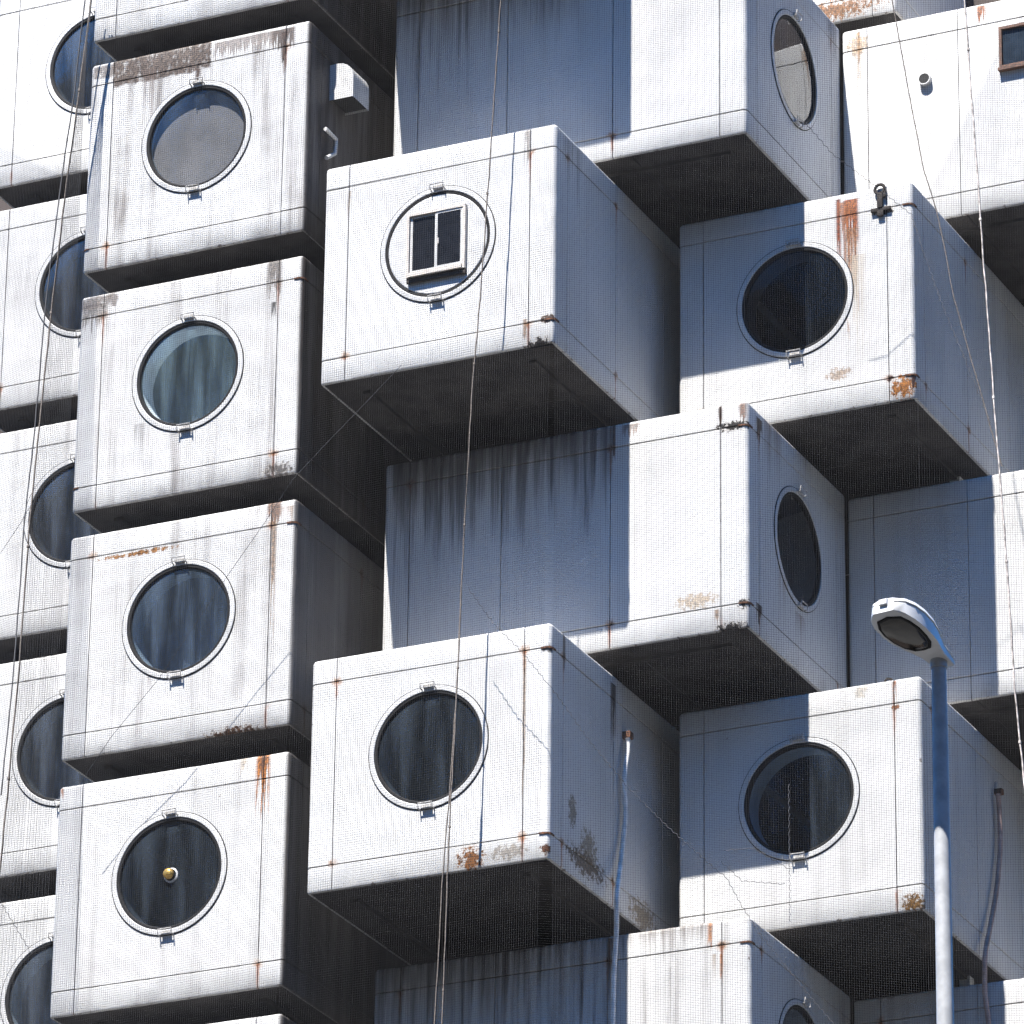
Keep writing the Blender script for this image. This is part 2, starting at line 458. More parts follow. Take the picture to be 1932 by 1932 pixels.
P_TOP = [(b_, ZT + G), (0, ZT + G + b_)] + [(RT - RT * math.cos(R_(t)), CH - RT + RT * math.sin(R_(t))) for t in (0, 22, 45, 67, 90)] + [(RT + 0.08, CH), (RT + 0.08, CH - 0.03), (TH, CH - .09), (TH, ZT + G)]
P_TOP = P_TOP[::-1]
RB = 0.022
P_BOT = [(TH, ZB - G), (b_, ZB - G), (0, ZB - G - b_)] + [(RB - RB * math.cos(R_(t)), RB - RB * math.sin(R_(t))) for t in (0, 45, 90)] + [(0.032, 0.0), (0.034, 0.02), (TH, 0.06)]

def straight(p, q, nrm, n=1):
    return [((p[0] + (q[0] - p[0]) * i / n, p[1] + (q[1] - p[1]) * i / n), nrm) for i in range(n + 1)]
ax, by = A_ - SEAM_X, B_ - SEAM_Y
paths = {}
# walk counter-clockwise seen from above so faces look outward
paths['front'] = straight((-ax + G, -B_), (ax - G, -B_), (0, -1))
paths['corner_fr'] = [((ax + G, -B_), (0, -1))] + arc_corner(A_ - RC, -B_ + RC, -90, 0) + [((A_, -by - G), (1, 0))]
ys = [-B_ + q for q in LONG]
for i in range(3):
    paths['right%d' % i] = straight((A_, ys[i] + G), (A_, ys[i + 1] - G), (1, 0))
paths['corner_br'] = [((A_, by + G), (1, 0))] + arc_corner(A_ - RC, B_ - RC, 0, 90) + [((ax + G, B_), (0, 1))]
paths['back'] = straight((ax - G, B_), (-ax + G, B_), (0, 1))
paths['corner_bl'] = [((-ax - G, B_), (0, 1))] + arc_corner(-A_ + RC, B_ - RC, 90, 180) + [((-A_, by + G), (-1, 0))]
for i in range(3):
    paths['left%d' % i] = straight((-A_, ys[3 - i] - G), (-A_, ys[2 - i] + G), (-1, 0))
paths['corner_fl'] = [((-A_, -by - G), (-1, 0))] + arc_corner(-A_ + RC, -B_ + RC, 180, 270) + [((-ax - G, -B_), (0, -1))]

RO, RI = 0.6187, 0.535       # porthole flange, glass
HOLE = 0.575
def hole_plate(x0, x1, z0, z1, y, r, th, name):
    """plate in the plane y with a round hole at (0, WZ), thickness th towards +y"""
    angs = [2 * math.pi * i / 72 for i in range(72)]
    for (x, z) in ((x0, z0), (x1, z0), (x1, z1), (x0, z1)):
        angs.append(math.atan2(z - WZ, x) % (2 * math.pi))
    angs = sorted(set(round(a, 6) for a in angs))
    V = []; n = len(angs)
    for a in angs:
        c, s = math.cos(a), math.sin(a)
        t = min([q for q in ((x1 / c if c > 1e-9 else 1e9), (x0 / c if c < -1e-9 else 1e9),
                             ((z1 - WZ) / s if s > 1e-9 else 1e9), ((z0 - WZ) / s if s < -1e-9 else 1e9))])
        for (rr, yy) in ((r, y), (t, y), (t, y + th), (r, y + th)):
            V.append((c * rr, yy, WZ + s * rr))
    F = []
    for i in range(n):
        j = (i + 1) % n
        for k in range(4):
            k2 = (k + 1) % 4
            F.append((i * 4 + k, i * 4 + k2, j * 4 + k2, j * 4 + k))
    return mesh(name, V, F)

PANEL = {}
for key, p in paths.items():
    for band, prof in (('m', P_MID), ('t', P_TOP), ('b', P_BOT)):
        if key == 'front' and band == 'm':
            continue
        PANEL[key + band] = sweep(p, prof, "panel")
PANEL['frontm'] = hole_plate(-ax + G, ax - G, ZB + G, ZT - G, -B_, HOLE, TH, "panel")
PANEL['frontm_blank'] = sweep(paths['front'], P_MID, "panel")
ROOF = MB().box((-A_ + 0.1, -B_ + 0.1, CH - 0.045), (A_ - 0.1, B_ - 0.1, CH - 0.012)).mesh("roof_plate")
FLOORS = []
for (q0, q1) in ((-B_ + 0.031, -B_ + 1.25), (-B_ + 1.262, -B_ + 2.55), (-B_ + 2.562, B_ - 0.031)):
    FLOORS.append(MB().box((-A_ + 0.031, q0, 0.004), (A_ - 0.031, q1, 0.05)).mesh("floor_plate"))
RIBS = MB().box((-A_ + .32, -B_ + .3, -0.03), (-A_ + .40, B_ - .2, 0.0045)).mesh("floor_rib")
RIBS2 = MB().box((A_ - .40, -B_ + .3, -0.03), (A_ - .32, B_ - .2, 0.0045)).mesh("floor_rib")
ins = TH + 0.004
def chassis_mesh(hole):
    mb = MB()
    x0, x1, y0, y1, z0, z1 = -A_ + ins, A_ - ins, -B_ + ins, B_ - ins, 0.052, CH - 0.05
    V = [(x, y, z) for z in (z0, z1) for y in (y0, y1) for x in (x0, x1)]
    F = [(0, 2, 3, 1), (4, 5, 7, 6), (2, 6, 7, 3), (0, 4, 6, 2), (1, 3, 7, 5)]
    if not hole: F.append((0, 1, 5, 4))
    mb.add(V, F)
    if hole:
        pl = hole_plate(x0, x1, z0, z1, y0, 0.545, 0.004, "tmp")
        mb.add([tuple(v.co) for v in pl.vertices], [tuple(p.vertices) for p in pl.polygons])
    return mb.mesh("chassis")
CHASSIS = chassis_mesh(True)

# porthole meshes; y measured from the face plane, negative = proud
WC = (0, -B_, WZ)
RING = MB().lathe([(RO - .004, 0.002), (RO - .004, -0.009), (RO - 0.008, -0.012), (RO - 0.049, -0.014), (RO - 0.054, -0.011), (RO - 0.054, 0.03), (RO - 0.03, 0.03)], WC, 80, True).mesh("window_ring", 25)
SEAL = MB().lathe([(RO - .003, 0.001), (RO - .003, -0.008), (RO + 0.004, -0.006), (RO + 0.006, 0.001)], WC, 80, True).mesh("seal", 35)
GASK = MB().lathe([(RO - 0.0545, -0.002), (RO - 0.060, -0.006), (RI + 0.004, -0.005), (RI - 0.004, 0.002), (RI - 0.004, 0.045), (RO - 0.0545, 0.045)], WC, 80, True).mesh("gasket", 35)
PANE = MB().lathe([(0.001, -0.004), (0.2, -0.002), (0.4, 0.006), (RI - 0.004, 0.016)], WC, 64).mesh("pane", 60)
SLEEVE = MB().lathe([(RI - 0.003, 0.047), (RI - 0.003, 0.27), (RI + 0.012, 0.27), (RI + 0.012, 0.047)], WC, 64, True).mesh("sleeve", 35)
def clip_mesh(zc, down):
    mb = MB()
    y = -B_
    hw, hh, t = 0.072, 0.052, 0.011
    z0, z1 = zc - hh / 2, zc + hh / 2
    mb.tube([(-hw, y + 0.0, z0), (-hw, y - 0.055, z0 + .004), (-hw, y - 0.06, z1), (hw, y - 0.06, z1), (hw, y - 0.055, z0 + .004), (hw, y, z0)], t * .62, 6)
    mb.box((-hw + .02, y - 0.034, zc - 0.018), (hw - .02, y - 0.012, zc + 0.018))
    return mb.mesh("handle", 40)
CLIP_T, CLIP_B = clip_mesh(WZ + RO - 0.012, False), clip_mesh(WZ - RO + 0.022, True)
def fan(name, r, y, n=64):
    return mesh(name, [(r * math.cos(2 * math.pi * k / n), -B_ + y, WZ + r * math.sin(2 * math.pi * k / n)) for k in range(n)], [tuple(range(n))])
BLIND = MB().lathe([(0.002, 0.095), (0.15, 0.09), (RI - 0.006, 0.07), (RI - 0.006, 0.08), (0.002, 0.106)], WC, 48).mesh("blind", 40)
def curtain_mesh():
    mb = MB(); V = []; n = 60
    for i in range(n + 1):
        xx = -0.7 + 1.4 * i / n
        yy = -B_ + 0.42 + 0.035 * math.sin(i * 0.95) + 0.015 * math.sin(i * 2.3)
        for zz in (WZ - 0.8, WZ + 0.8):
            V.append((xx, yy, zz)); V.append((xx, yy + .006, zz))
    F = []
    for i in range(n):
        a, b = i * 4, i * 4 + 4
        F += [(a, b, b + 2, a + 2), (a + 1, a + 3, b + 3, b + 1)]
    mb.add(V, F)
    return mb.mesh("curtain", 60)
CURTAIN = curtain_mesh()

def capsule(label, loc, rz, mat, window='glass', sleeve='sleeve_dark', glass='glass', inside=None, group=None):
    """loc = base centre. local -y is the window end."""
    c = empty("capsule", loc, rz)
    tag(c, label, "capsule", group)
    for key, me in PANEL.items():
        if key == 'frontm_blank': continue
        link_mesh("panel", me, mat, c)
    link_mesh("roof_plate", ROOF, mat, c)
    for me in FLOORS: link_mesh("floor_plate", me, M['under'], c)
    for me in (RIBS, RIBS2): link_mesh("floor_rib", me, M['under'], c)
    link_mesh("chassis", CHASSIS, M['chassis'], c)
    ring = link_mesh("window", RING, M['frame'], c)
    link_mesh("gasket", GASK, M['gasket'], ring)
    link_mesh("seal", SEAL, M['gasket'], ring)
    link_mesh("handle", CLIP_T, M['clip'], ring)
    link_mesh("handle", CLIP_B, M['clip'], ring)
    if window == 'glass':
        link_mesh("pane", PANE, M[glass], ring)
        link_mesh("sleeve", SLEEVE, M[sleeve], ring)
        if inside == 'blind': link_mesh("blind", BLIND, M['blind'], ring)
        if inside == 'curtain': link_mesh("curtain", CURTAIN, M['curtain'], ring)
    return c

def base_M(x0, yf, z0): return (x0 + CW / 2, yf + CLEN / 2, z0 + Z0)       # window end towards -y
def base_P(x1, yf, z0): return (x1 - CLEN / 2, yf + CW / 2, z0 + Z0)       # window end towards +x
PI2 = math.pi / 2
PP = 2.6163                                   # storey pitch
LX, LY, LZ = -2.8106, 0.1924, 1.8261
PX1, PY, PZ = 3.9633, 1.2834, -2.6876
RX, RY, RZ = 2.7849, 2.3208, -0.1187
QY, QZ, QX0 = 3.7477, 2.4949, 3.985
FX, FY, FZ = -4.041 - CW / 2, 2.4716, 4.2878

# local coordinates on a capsule face from a pixel of the photograph
def loc_f(px, py, base, yf):                  # window face of an M/L/R/F capsule -> (x, z)
    p = at(px, py, 1, yf); return p.x - base[0], p.z - base[2]
def loc_s(px, py, base, xs):                  # right-hand long side of an M/L/R capsule -> (y, z)
    p = at(px, py, 0, xs); return p.y - base[1], p.z - base[2]
def loc_pf(px, py, base, yf):                 # long side of a P/Q capsule facing -y: local x=-A, local y runs with -world x
    p = at(px, py, 1, yf); return -(p.x - base[0]), p.z - base[2]
def loc_ps(px, py, base, xs):                 # window end of a P capsule facing +x: local x = world y
    p = at(px, py, 0, xs); return p.y - base[1], p.z - base[2]
def stain(fn, face, box, kind, col, amt, base, pl):  # dirt and rust marks, also shade painted on the crosswise fronts
    x0, y0, x1, y1 = box
    a = fn((x0 + x1) / 2, y0, base, pl); b = fn((x0 + x1) / 2, y1, base, pl)
    l = fn(x0, (y0 + y1) / 2, base, pl); r = fn(x1, (y0 + y1) / 2, base, pl)
    return (face, min(l[0], r[0]), max(l[0], r[0]), b[1], a[1], kind, col, amt)

# --------------------------------------------------------------- left stack (a capsule on every storey)
def Lb(k): return base_M(LX, LY, LZ - PP * k)
def SL(k, box, kind, col, amt=1.0): return stain(loc_f, 'f', box, kind, col, amt, Lb(k), LY)
caps = {}
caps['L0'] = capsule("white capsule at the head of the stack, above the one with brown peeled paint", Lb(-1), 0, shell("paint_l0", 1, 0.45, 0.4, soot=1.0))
caps['L1'] = capsule("grimy white capsule with brown peeled patch above its grey blinded porthole", Lb(0), 0,
    shell("paint_l1", 2, 0.95, 0.75, [
        SL(0, (212, 82, 400, 150), 'patch', (0.145, 0.105, 0.082), 1.0),
        SL(0, (172, 120, 225, 150), 'patch', GREYB, .8),
        SL(0, (262, 130, 292, 380), 'smear_or_shade', (0.17, 0.125, 0.105), .75),
        SL(0, (365, 130, 382, 165), 'drip', (0.12, 0.075, 0.055), 1.0),
        SL(0, (508, 55, 560, 100), 'drip', BROWN, .9),
        SL(0, (526, 60, 545, 160), 'drip', (0.07, 0.035, 0.022), 1.0),
        SL(0, (400, 70, 520, 110), 'drip', (0.2, 0.14, 0.11), .7),
        SL(0, (470, 85, 500, 260), 'smear_or_shade', (0.25, 0.22, 0.2), .6)], soot=1.0),
    inside='blind', sleeve='sleeve_mid', glass='glass_hazy')
caps['L2'] = capsule("white capsule with pale blue porthole lining, grimy upper corners and cracked lower lip", Lb(1), 0,
    shell("paint_l2", 3, 0.85, 0.7, [
        SL(1, (150, 555, 225, 585), 'patch', (0.14, 0.10, 0.08), .8),
        SL(1, (150, 575, 205, 640), 'drip', (0.22, 0.19, 0.17), .8),
        SL(1, (500, 488, 535, 590), 'drip', (0.14, 0.11, 0.09), .85),
        SL(1, (508, 570, 524, 620), 'drip', BLACK, .9),
        SL(1, (245, 800, 275, 960), 'smear_or_shade', (0.3, 0.29, 0.28), .6),
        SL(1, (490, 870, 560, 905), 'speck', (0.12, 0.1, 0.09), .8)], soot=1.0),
    sleeve='sleeve_pale', inside='curtain', glass='glass_teal')
caps['L3'] = capsule("white capsule with rust line along its upper seam and rusty upper corner", Lb(2), 0,
    shell("paint_l3", 4, 0.6, 0.8, [
        SL(2, (177, 1037, 348, 1049), 'speck', (0.34, 0.15, 0.04), 1.0),
        SL(2, (500, 940, 535, 1000), 'drip', (0.20, 0.09, 0.04), .9),
        SL(2, (505, 985, 522, 1260), 'drip', (0.30, 0.17, 0.08), .8),
        SL(2, (525, 955, 560, 1010), 'smear_or_shade', (0.33, 0.22, 0.14), .7),
        SL(2, (370, 1368, 510, 1400), 'speck', (0.10, 0.045, 0.02), 1.0),
        SL(2, (270, 1270, 290, 1330), 'smear_or_shade', (0.25, 0.2, 0.18), .6)], soot=0.85),
    sleeve='sleeve_mid', inside='curtain', glass='glass_streaky')
caps['L4'] = capsule("clean white capsule with long orange rust streak and a brass knob in its porthole", Lb(3), 0,
    shell("paint_l4", 5, 0.4, 0.4, [
        SL(3, (478, 1424, 512, 1560), 'drip', ORANGE, 1.0),
        SL(3, (488, 1424, 505, 1500), 'drip', (0.13, 0.05, 0.02), 1.0),
        SL(3, (450, 1430, 470, 1470), 'drip', (0.5, 0.36, 0.2), .6),
        SL(3, (112, 1488, 122, 1520), 'drip', ORANGE, .8),
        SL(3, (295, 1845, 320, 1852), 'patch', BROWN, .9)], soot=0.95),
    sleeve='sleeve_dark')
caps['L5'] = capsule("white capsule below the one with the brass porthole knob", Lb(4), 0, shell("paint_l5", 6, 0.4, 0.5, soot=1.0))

# --------------------------------------------------------------- far-left stack, set back
fl = ["white capsule behind the left stack, beside the brown peeled capsule", 
      "white capsule set back beside the capsule with pale blue porthole lining",
      "white capsule set back beside the gap over the capsule with rust line",
      "white capsule set back beside the capsule with rusty seam line",
      "white capsule set back beside the capsule with brass knob"]
for k in range(5):
    caps['F%d' % (k + 1)] = capsule(fl[k], base_M(FX, FY, FZ - PP * k), 0,
        shell("paint_f%d" % k, 20 + k, 0.3 + .05 * k, 0.35), sleeve='sleeve_mid' if k == 4 else 'sleeve_dark', inside='curtain', glass='glass_far')

# --------------------------------------------------------------- projecting middle capsules (every second storey)
def Mb(k): return base_M(0.0, 0.0, -2 * PP * k)
def SM(k, box, kind, col, amt=1.0): return stain(loc_f, 'f', box, kind, col, amt, Mb(k), 0.0)
def SMs(k, box, kind, col, amt=1.0): return stain(loc_s, 's', box, kind, col, amt, Mb(k), CW)
caps['M0'] = capsule("white projecting capsule high above the one with the square sliding window", Mb(-1), 0, shell("paint_m0", 7, 0.2, 0.3))
caps['M1'] = capsule("white projecting capsule whose porthole is filled by a panel with square sliding window", Mb(0), 0,
    shell("paint_m1", 8, 0.14, 0.55, [
        SM(0, (985, 245, 1005, 330), 'drip', (0.2, 0.16, 0.13), .7),
        SM(0, (655, 360, 664, 420), 'drip', (0.45, 0.33, 0.2), .6),
        SM(0, (984, 602, 996, 660), 'drip', (0.3, 0.16, 0.07), .8),
        SM(0, (1015, 592, 1050, 610), 'speck', BROWN, 1.0),
        SM(0, (985, 634, 1050, 662), 'speck', BLACK, 1.0),
        SMs(0, (1060, 270, 1100, 420), 'smear_or_shade', (0.3, 0.29, 0.28), .6)]), window='panel')
caps['M2'] = capsule("white projecting capsule with clear dark porthole and rust flakes along its lower lip", Mb(1), 0,
    shell("paint_m2", 9, 0.14, 0.85, [
        SM(1, (856, 1594, 922, 1646), 'speck', (0.30, 0.12, 0.035), 1.0),
        SM(1, (915, 1590, 1000, 1625), 'speck', (0.33, 0.27, 0.2), .6),
        SM(1, (1015, 1590, 1040, 1615), 'speck', (0.15, 0.06, 0.03), 1.0),
        SM(1, (983, 1235, 993, 1560), 'drip', (0.42, 0.28, 0.16), .75),
        SM(1, (1022, 1214, 1046, 1232), 'patch', BLACK, .9),
        SMs(1, (1092, 1560, 1130, 1640), 'speck', (0.24, 0.17, 0.06), .7),
        SMs(1, (1060, 1600, 1150, 1660), 'speck', (0.16, 0.1, 0.05), .9),
        SMs(1, (1180, 1695, 1245, 1760), 'speck', (0.30, 0.2, 0.08), .7),
        SMs(1, (1070, 1490, 1090, 1570), 'speck', (0.25, 0.19, 0.1), .7),
        SMs(1, (1060, 1195, 1068, 1290), 'drip', (0.05, 0.04, 0.04), .9),
        SMs(1, (1150, 1290, 1164, 1440), 'drip', (0.07, 0.05, 0.045), .9)]))

# --------------------------------------------------------------- crosswise capsules, long side to the street
def Pb(k): return base_P(PX1, PY, PZ + 2 * PP - 2 * PP * k)
def SP(k, box, kind, col, amt=1.0): return stain(loc_pf, 'n', box, kind, col, amt, Pb(k), PY)
def SPs(k, box, kind, col, amt=1.0): return stain(loc_ps, 'f', box, kind, col, amt, Pb(k), PX1)
caps['P1'] = capsule("white capsule lying crosswise, clean long side, oval-seen porthole with grey reflection", Pb(0), PI2,
    shell("paint_p1", 10, 0.2, 0.25, [
        SP(0, (740, -40, 900, 260), 'smear_or_shade', (0.12, 0.11, 0.11), .8), SP(0, (900, -40, 1100, 150), 'smear_or_shade', (0.16, 0.15, 0.15), .7),  # shade from the capsule above, painted dark at the upper left
        SPs(0, (1560, 40, 1580, 140), 'drip', (0.3, 0.3, 0.3), .5)]), glass='glass_bright')
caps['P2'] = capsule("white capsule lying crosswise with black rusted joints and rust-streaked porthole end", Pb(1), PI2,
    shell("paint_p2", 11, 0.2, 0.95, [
        SP(1, (1352, 765, 1366, 815), 'drip', (0.08, 0.035, 0.02), 1.0),
        SP(1, (1390, 760, 1412, 812), 'drip', (0.18, 0.07, 0.03), .9),
        SP(1, (1345, 792, 1420, 816), 'speck', BLACK, 1.0),
        SP(1, (1340, 1172, 1416, 1196), 'speck', BLACK, 1.0),
        SP(1, (1388, 1128, 1420, 1150), 'speck', BLACK, 1.0),
        SP(1, (1152, 800, 1164, 890), 'drip', (0.14, 0.07, 0.035), .95),
        SP(1, (1170, 800, 1210, 830), 'drip', (0.22, 0.12, 0.08), .7),
        SP(1, (1262, 1116, 1362, 1153), 'speck', (0.56, 0.40, 0.22), .6),
        SP(1, (735, 830, 1160, 1090), 'smear_or_shade', (0.05, 0.045, 0.042), .95),  # this run: soot plus painted shade of the capsule above
        SP(1, (735, 860, 880, 1230), 'smear_or_shade', (0.09, 0.08, 0.078), .8),
        SP(1, (860, 830, 1000, 1120), 'smear_or_shade', (0.14, 0.13, 0.125), .7),
        SP(1, (1000, 820, 1160, 1000), 'smear_or_shade', (0.2, 0.19, 0.19), .6),
        SP(1, (1345, 1150, 1360, 1185), 'drip', (0.34, 0.19, 0.09), .8),
        SPs(1, (1425, 790, 1440, 850), 'drip', (0.07, 0.04, 0.03), .95),
        SPs(1, (1440, 800, 1475, 940), 'smear_or_shade', (0.26, 0.19, 0.15), .8),
        SPs(1, (1468, 1010, 1486, 1250), 'smear_or_shade', (0.30, 0.19, 0.11), .85),
        SPs(1, (1425, 1140, 1440, 1190), 'drip', (0.06, 0.035, 0.025), .95),
        SPs(1, (1500, 1160, 1520, 1260), 'smear_or_shade', (0.30, 0.22, 0.17), .7),
        SPs(1, (1510, 840, 1530, 940), 'smear_or_shade', (0.22, 0.2, 0.2), .7)]), glass='glass_dark')
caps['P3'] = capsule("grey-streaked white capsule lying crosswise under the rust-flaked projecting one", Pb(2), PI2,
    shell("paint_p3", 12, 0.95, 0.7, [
        SP(2, (1332, 1740, 1348, 1800), 'drip', ORANGE, .9),
        SP(2, (1165, 1745, 1345, 1840), 'smear_or_shade', (0.2, 0.17, 0.15), .8),
        SP(2, (700, 1740, 1000, 2100), 'smear_or_shade', (0.035, 0.03, 0.03), 1.0), SP(2, (660, 1740, 1160, 2080), 'smear_or_shade', (0.04, 0.036, 0.036), .95),  # shade under the projecting capsule, painted into the colour
        SP(2, (1340, 1800, 1356, 1920), 'smear_or_shade', (0.33, 0.23, 0.14), .7),
        SP(2, (1356, 1800, 1366, 1870), 'drip', ORANGE, .7),
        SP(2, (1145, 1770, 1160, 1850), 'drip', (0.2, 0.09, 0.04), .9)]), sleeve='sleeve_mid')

# --------------------------------------------------------------- right stack
def Rb(k): return base_M(RX, RY, RZ - 2 * PP * k)
def SR(k, box, kind, col, amt=1.0): return stain(loc_f, 'f', box, kind, col, amt, Rb(k), RY)
caps['R0'] = capsule("rusty-lipped white capsule set back above the one with the brown square window", (RX - 1.0 + CW / 2, 4.55 + CLEN / 2, RZ + 2 * PP + 0.3 + Z0), 0,
    shell("paint_r0", 13, 0.4, 0.8, [('f', -.4, 1.25, 0.0, 0.3, 'speck', (0.36, 0.16, 0.06), .9)]))
caps['R1'] = capsule("white capsule with red rust drips and a black shackle beside its black porthole", Rb(0), 0,
    shell("paint_r1", 14, 0.22, 0.6, [
        SR(0, (1572, 374, 1632, 380), 'patch', BLACK, 1.0),
        SR(0, (1575, 376, 1590, 560), 'drip', (0.27, 0.055, 0.015), 1.0),
        SR(0, (1588, 376, 1624, 540), 'drip', (0.34, 0.08, 0.02), 1.0),
        SR(0, (1578, 380, 1620, 470), 'drip', (0.42, 0.13, 0.03), .8),
        SR(0, (1590, 430, 1625, 680), 'drip', (0.45, 0.24, 0.12), .6),
        SR(0, (1640, 395, 1690, 408), 'speck', BLACK, 1.0),
        SR(0, (1674, 702, 1738, 758), 'speck', (0.46, 0.17, 0.03), 1.0),
        SR(0, (1712, 705, 1734, 740), 'drip', (0.08, 0.03, 0.02), 1.0),
        SR(0, (1670, 706, 1690, 722), 'speck', (0.12, 0.05, 0.03), 1.0),
        SR(0, (1555, 690, 1610, 720), 'speck', (0.45, 0.3, 0.18), .7),
        SR(0, (1600, 480, 1640, 750), 'smear_or_shade', (0.6, 0.5, 0.36), .5)]), glass='glass_dark')
caps['R2'] = capsule("white capsule behind the lamp post, pale lining ringing its black porthole", Rb(1), 0,
    shell("paint_r2", 15, 0.22, 0.5, [
        SR(1, (1682, 1284, 1694, 1380), 'drip', (0.30, 0.10, 0.03), 1.0),
        SR(1, (1680, 1328, 1700, 1340), 'speck', (0.25, 0.09, 0.03), 1.0),
        SR(1, (1690, 1684, 1756, 1722), 'speck', (0.24, 0.12, 0.03), 1.0),
        SR(1, (1610, 1290, 1640, 1320), 'patch', (0.5, 0.42, 0.3), .6)]), sleeve='sleeve_mid')

# --------------------------------------------------------------- far-right crosswise capsules
def Qb(k): return (QX0 + CLEN / 2, QY + CW / 2, QZ - 2 * PP * k + Z0)
def SQ(k, box, kind, col, amt=1.0): return stain(loc_pf, 'n', box, kind, col, amt, Qb(k), QY)
caps['Q1'] = capsule("white crosswise capsule with a round pipe stub and small brown square window", Qb(0), PI2,
    shell("paint_q1", 16, 0.24, 0.5, [
        SQ(0, (1592, 60, 1645, 112), 'speck', (0.5, 0.33, 0.18), .7),
        SQ(0, (1616, 60, 1626, 200), 'drip', (0.36, 0.20, 0.09), .85),
        SQ(0, (1838, 10, 1864, 50), 'drip', (0.34, 0.12, 0.05), 1.0)]))
caps['Q2'] = capsule("shaded white crosswise capsule behind the lamp head", Qb(1), PI2, shell("paint_q2", 17, 0.3, 0.3))
caps['Q3'] = capsule("white crosswise capsule below, beside the brown drain hose", Qb(2), PI2, shell("paint_q3", 18, 0.55, 0.5))

# ------------------------------------------------------------------ fittings that belong to single capsules
# panel with a small sliding window in the middle porthole of M1
c = caps['M1']
wring = [o for o in c.children if o.name.startswith("window")][0]
pan = MB().lathe([(0.002, -0.008), (RI - 0.012, -0.008), (RI - 0.0045, -0.003), (RI - 0.0045, 0.03), (0.002, 0.03)], WC, 64).obj("infill_panel", M['frame'], c)
yb = -B_
fw, fh = 0.315, 0.345                        # half sizes
zc = WZ + 0.01
fr = MB()
t = 0.026
fr.box((-fw, yb - 0.055, zc - fh), (-fw + t, yb + 0.006, zc + fh))
fr.box((fw - t, yb - 0.055, zc - fh), (fw, yb + 0.006, zc + fh))
fr.box((-fw + t, yb - 0.054, zc + fh - t), (fw - t, yb + 0.006, zc + fh - .001))
fr.box((-fw + t, yb - 0.075, zc - fh + .001), (fw - t, yb + 0.006, zc - fh + t * 1.7))
sw = fr.obj("sliding_window", M['alu'], c)
s1 = MB()
for (x0, x1, yy) in ((-0.012, fw - t - .002, -0.045), (-fw + t + .002, 0.014, -0.028)):
    s1 = MB()
    zz0, zz1 = zc - fh + t * 1.75, zc + fh - t - .002
    q = 0.026
    s1.box((x0, yb + yy, zz0), (x0 + q, yb + yy + .014, zz1)).box((x1 - q, yb + yy, zz0), (x1, yb + yy + .014, zz1))
    s1.box((x0 + q, yb + yy, zz0), (x1 - q, yb + yy + .0135, zz0 + q * 1.3)).box((x0 + q, yb + yy, zz1 - q * .8), (x1 - q, yb + yy + .0135, zz1))
    s1.obj("sash", M['frame'], sw)
    MB().box((x0 + q - .003, yb + yy + .005, zz0 + q), (x1 - q + .003, yb + yy + .009, zz1 - q * .7)).obj("pane", M['blackglass'], sw)
MB().box((-fw + .004, yb - 0.045, zc - fh - 0.05), (fw + .004, yb + 0.004, zc - fh - .001)).obj("sill", M['ironblack'], sw)
MB().box((0.022, yb - .056, zc - .03), (.034, yb - .046, zc + .03)).obj("latch", M['alu'], sw)

# brass knob in the porthole of L4
c = caps['L4']
kx, kz = loc_f(320, 1650, Lb(3), LY)
kb = MB().lathe([(0.001, -0.060), (0.030, -0.058), (0.048, -0.046), (0.056, -0.026), (0.048, -0.008), (0.03, 0.0), (0.028, 0.012)], (kx, -B_, kz), 24).obj("knob", M['brass'], c, 40)
MB().lathe([(0.060, -0.012), (0.074, -0.004), (0.074, 0.008), (0.058, 0.006)], (kx + 0.016, -B_, kz - 0.010), 24, True).obj("knob_flange", M['frame'], kb, 40)

# hood vent on the shaded flank of L1 (profile in x-z, run along y)
c = caps['L1']
p = at(621, 190, 0, LX + CW)
hy, hz = p.y - Lb(0)[1], p.z - Lb(0)[2]
prof = [(0, 0), (0.275, 0)] + [(0.275 - 0.17 * (1 - math.cos(R_(a))), 0.23 + 0.17 * math.sin(R_(a))) for a in (0, 18, 36, 54, 72, 90)] + [(0, 0.40)]
def extr(prof, y0, y1, x_off, z_off, th=None):
    n = len(prof); V = [(x_off + a, y0, z_off + b) for a, b in prof] + [(x_off + a, y1, z_off + b) for a, b in prof]
    F = [tuple(range(n - 1, -1, -1)), tuple(range(n, 2 * n))] + [(i, (i + 1) % n, n + (i + 1) % n, n + i) for i in range(1, n)]
    return V, F
hood = MB().add(*extr(prof, hy, hy + 0.36, A_ - 0.01, hz))
ho = hood.obj("vent_hood", M['frame'], c, 50)
MB().box((A_ + .012, hy + .012, hz + .02), (A_ + .255, hy + .348, hz + .03)).obj("vent_grille", M['dark'], ho)
# bent drain elbow lower down the same flank
pts = [at(px, py, 0, LX + CW + .06) for px, py in ((614, 243), (634, 263), (632, 290), (616, 298))]
mb = MB().tube([Vector(q) - Vector(Lb(0)) for q in pts], 0.022, 8)
mb.obj("drain_elbow", M['frame'], c, 50)

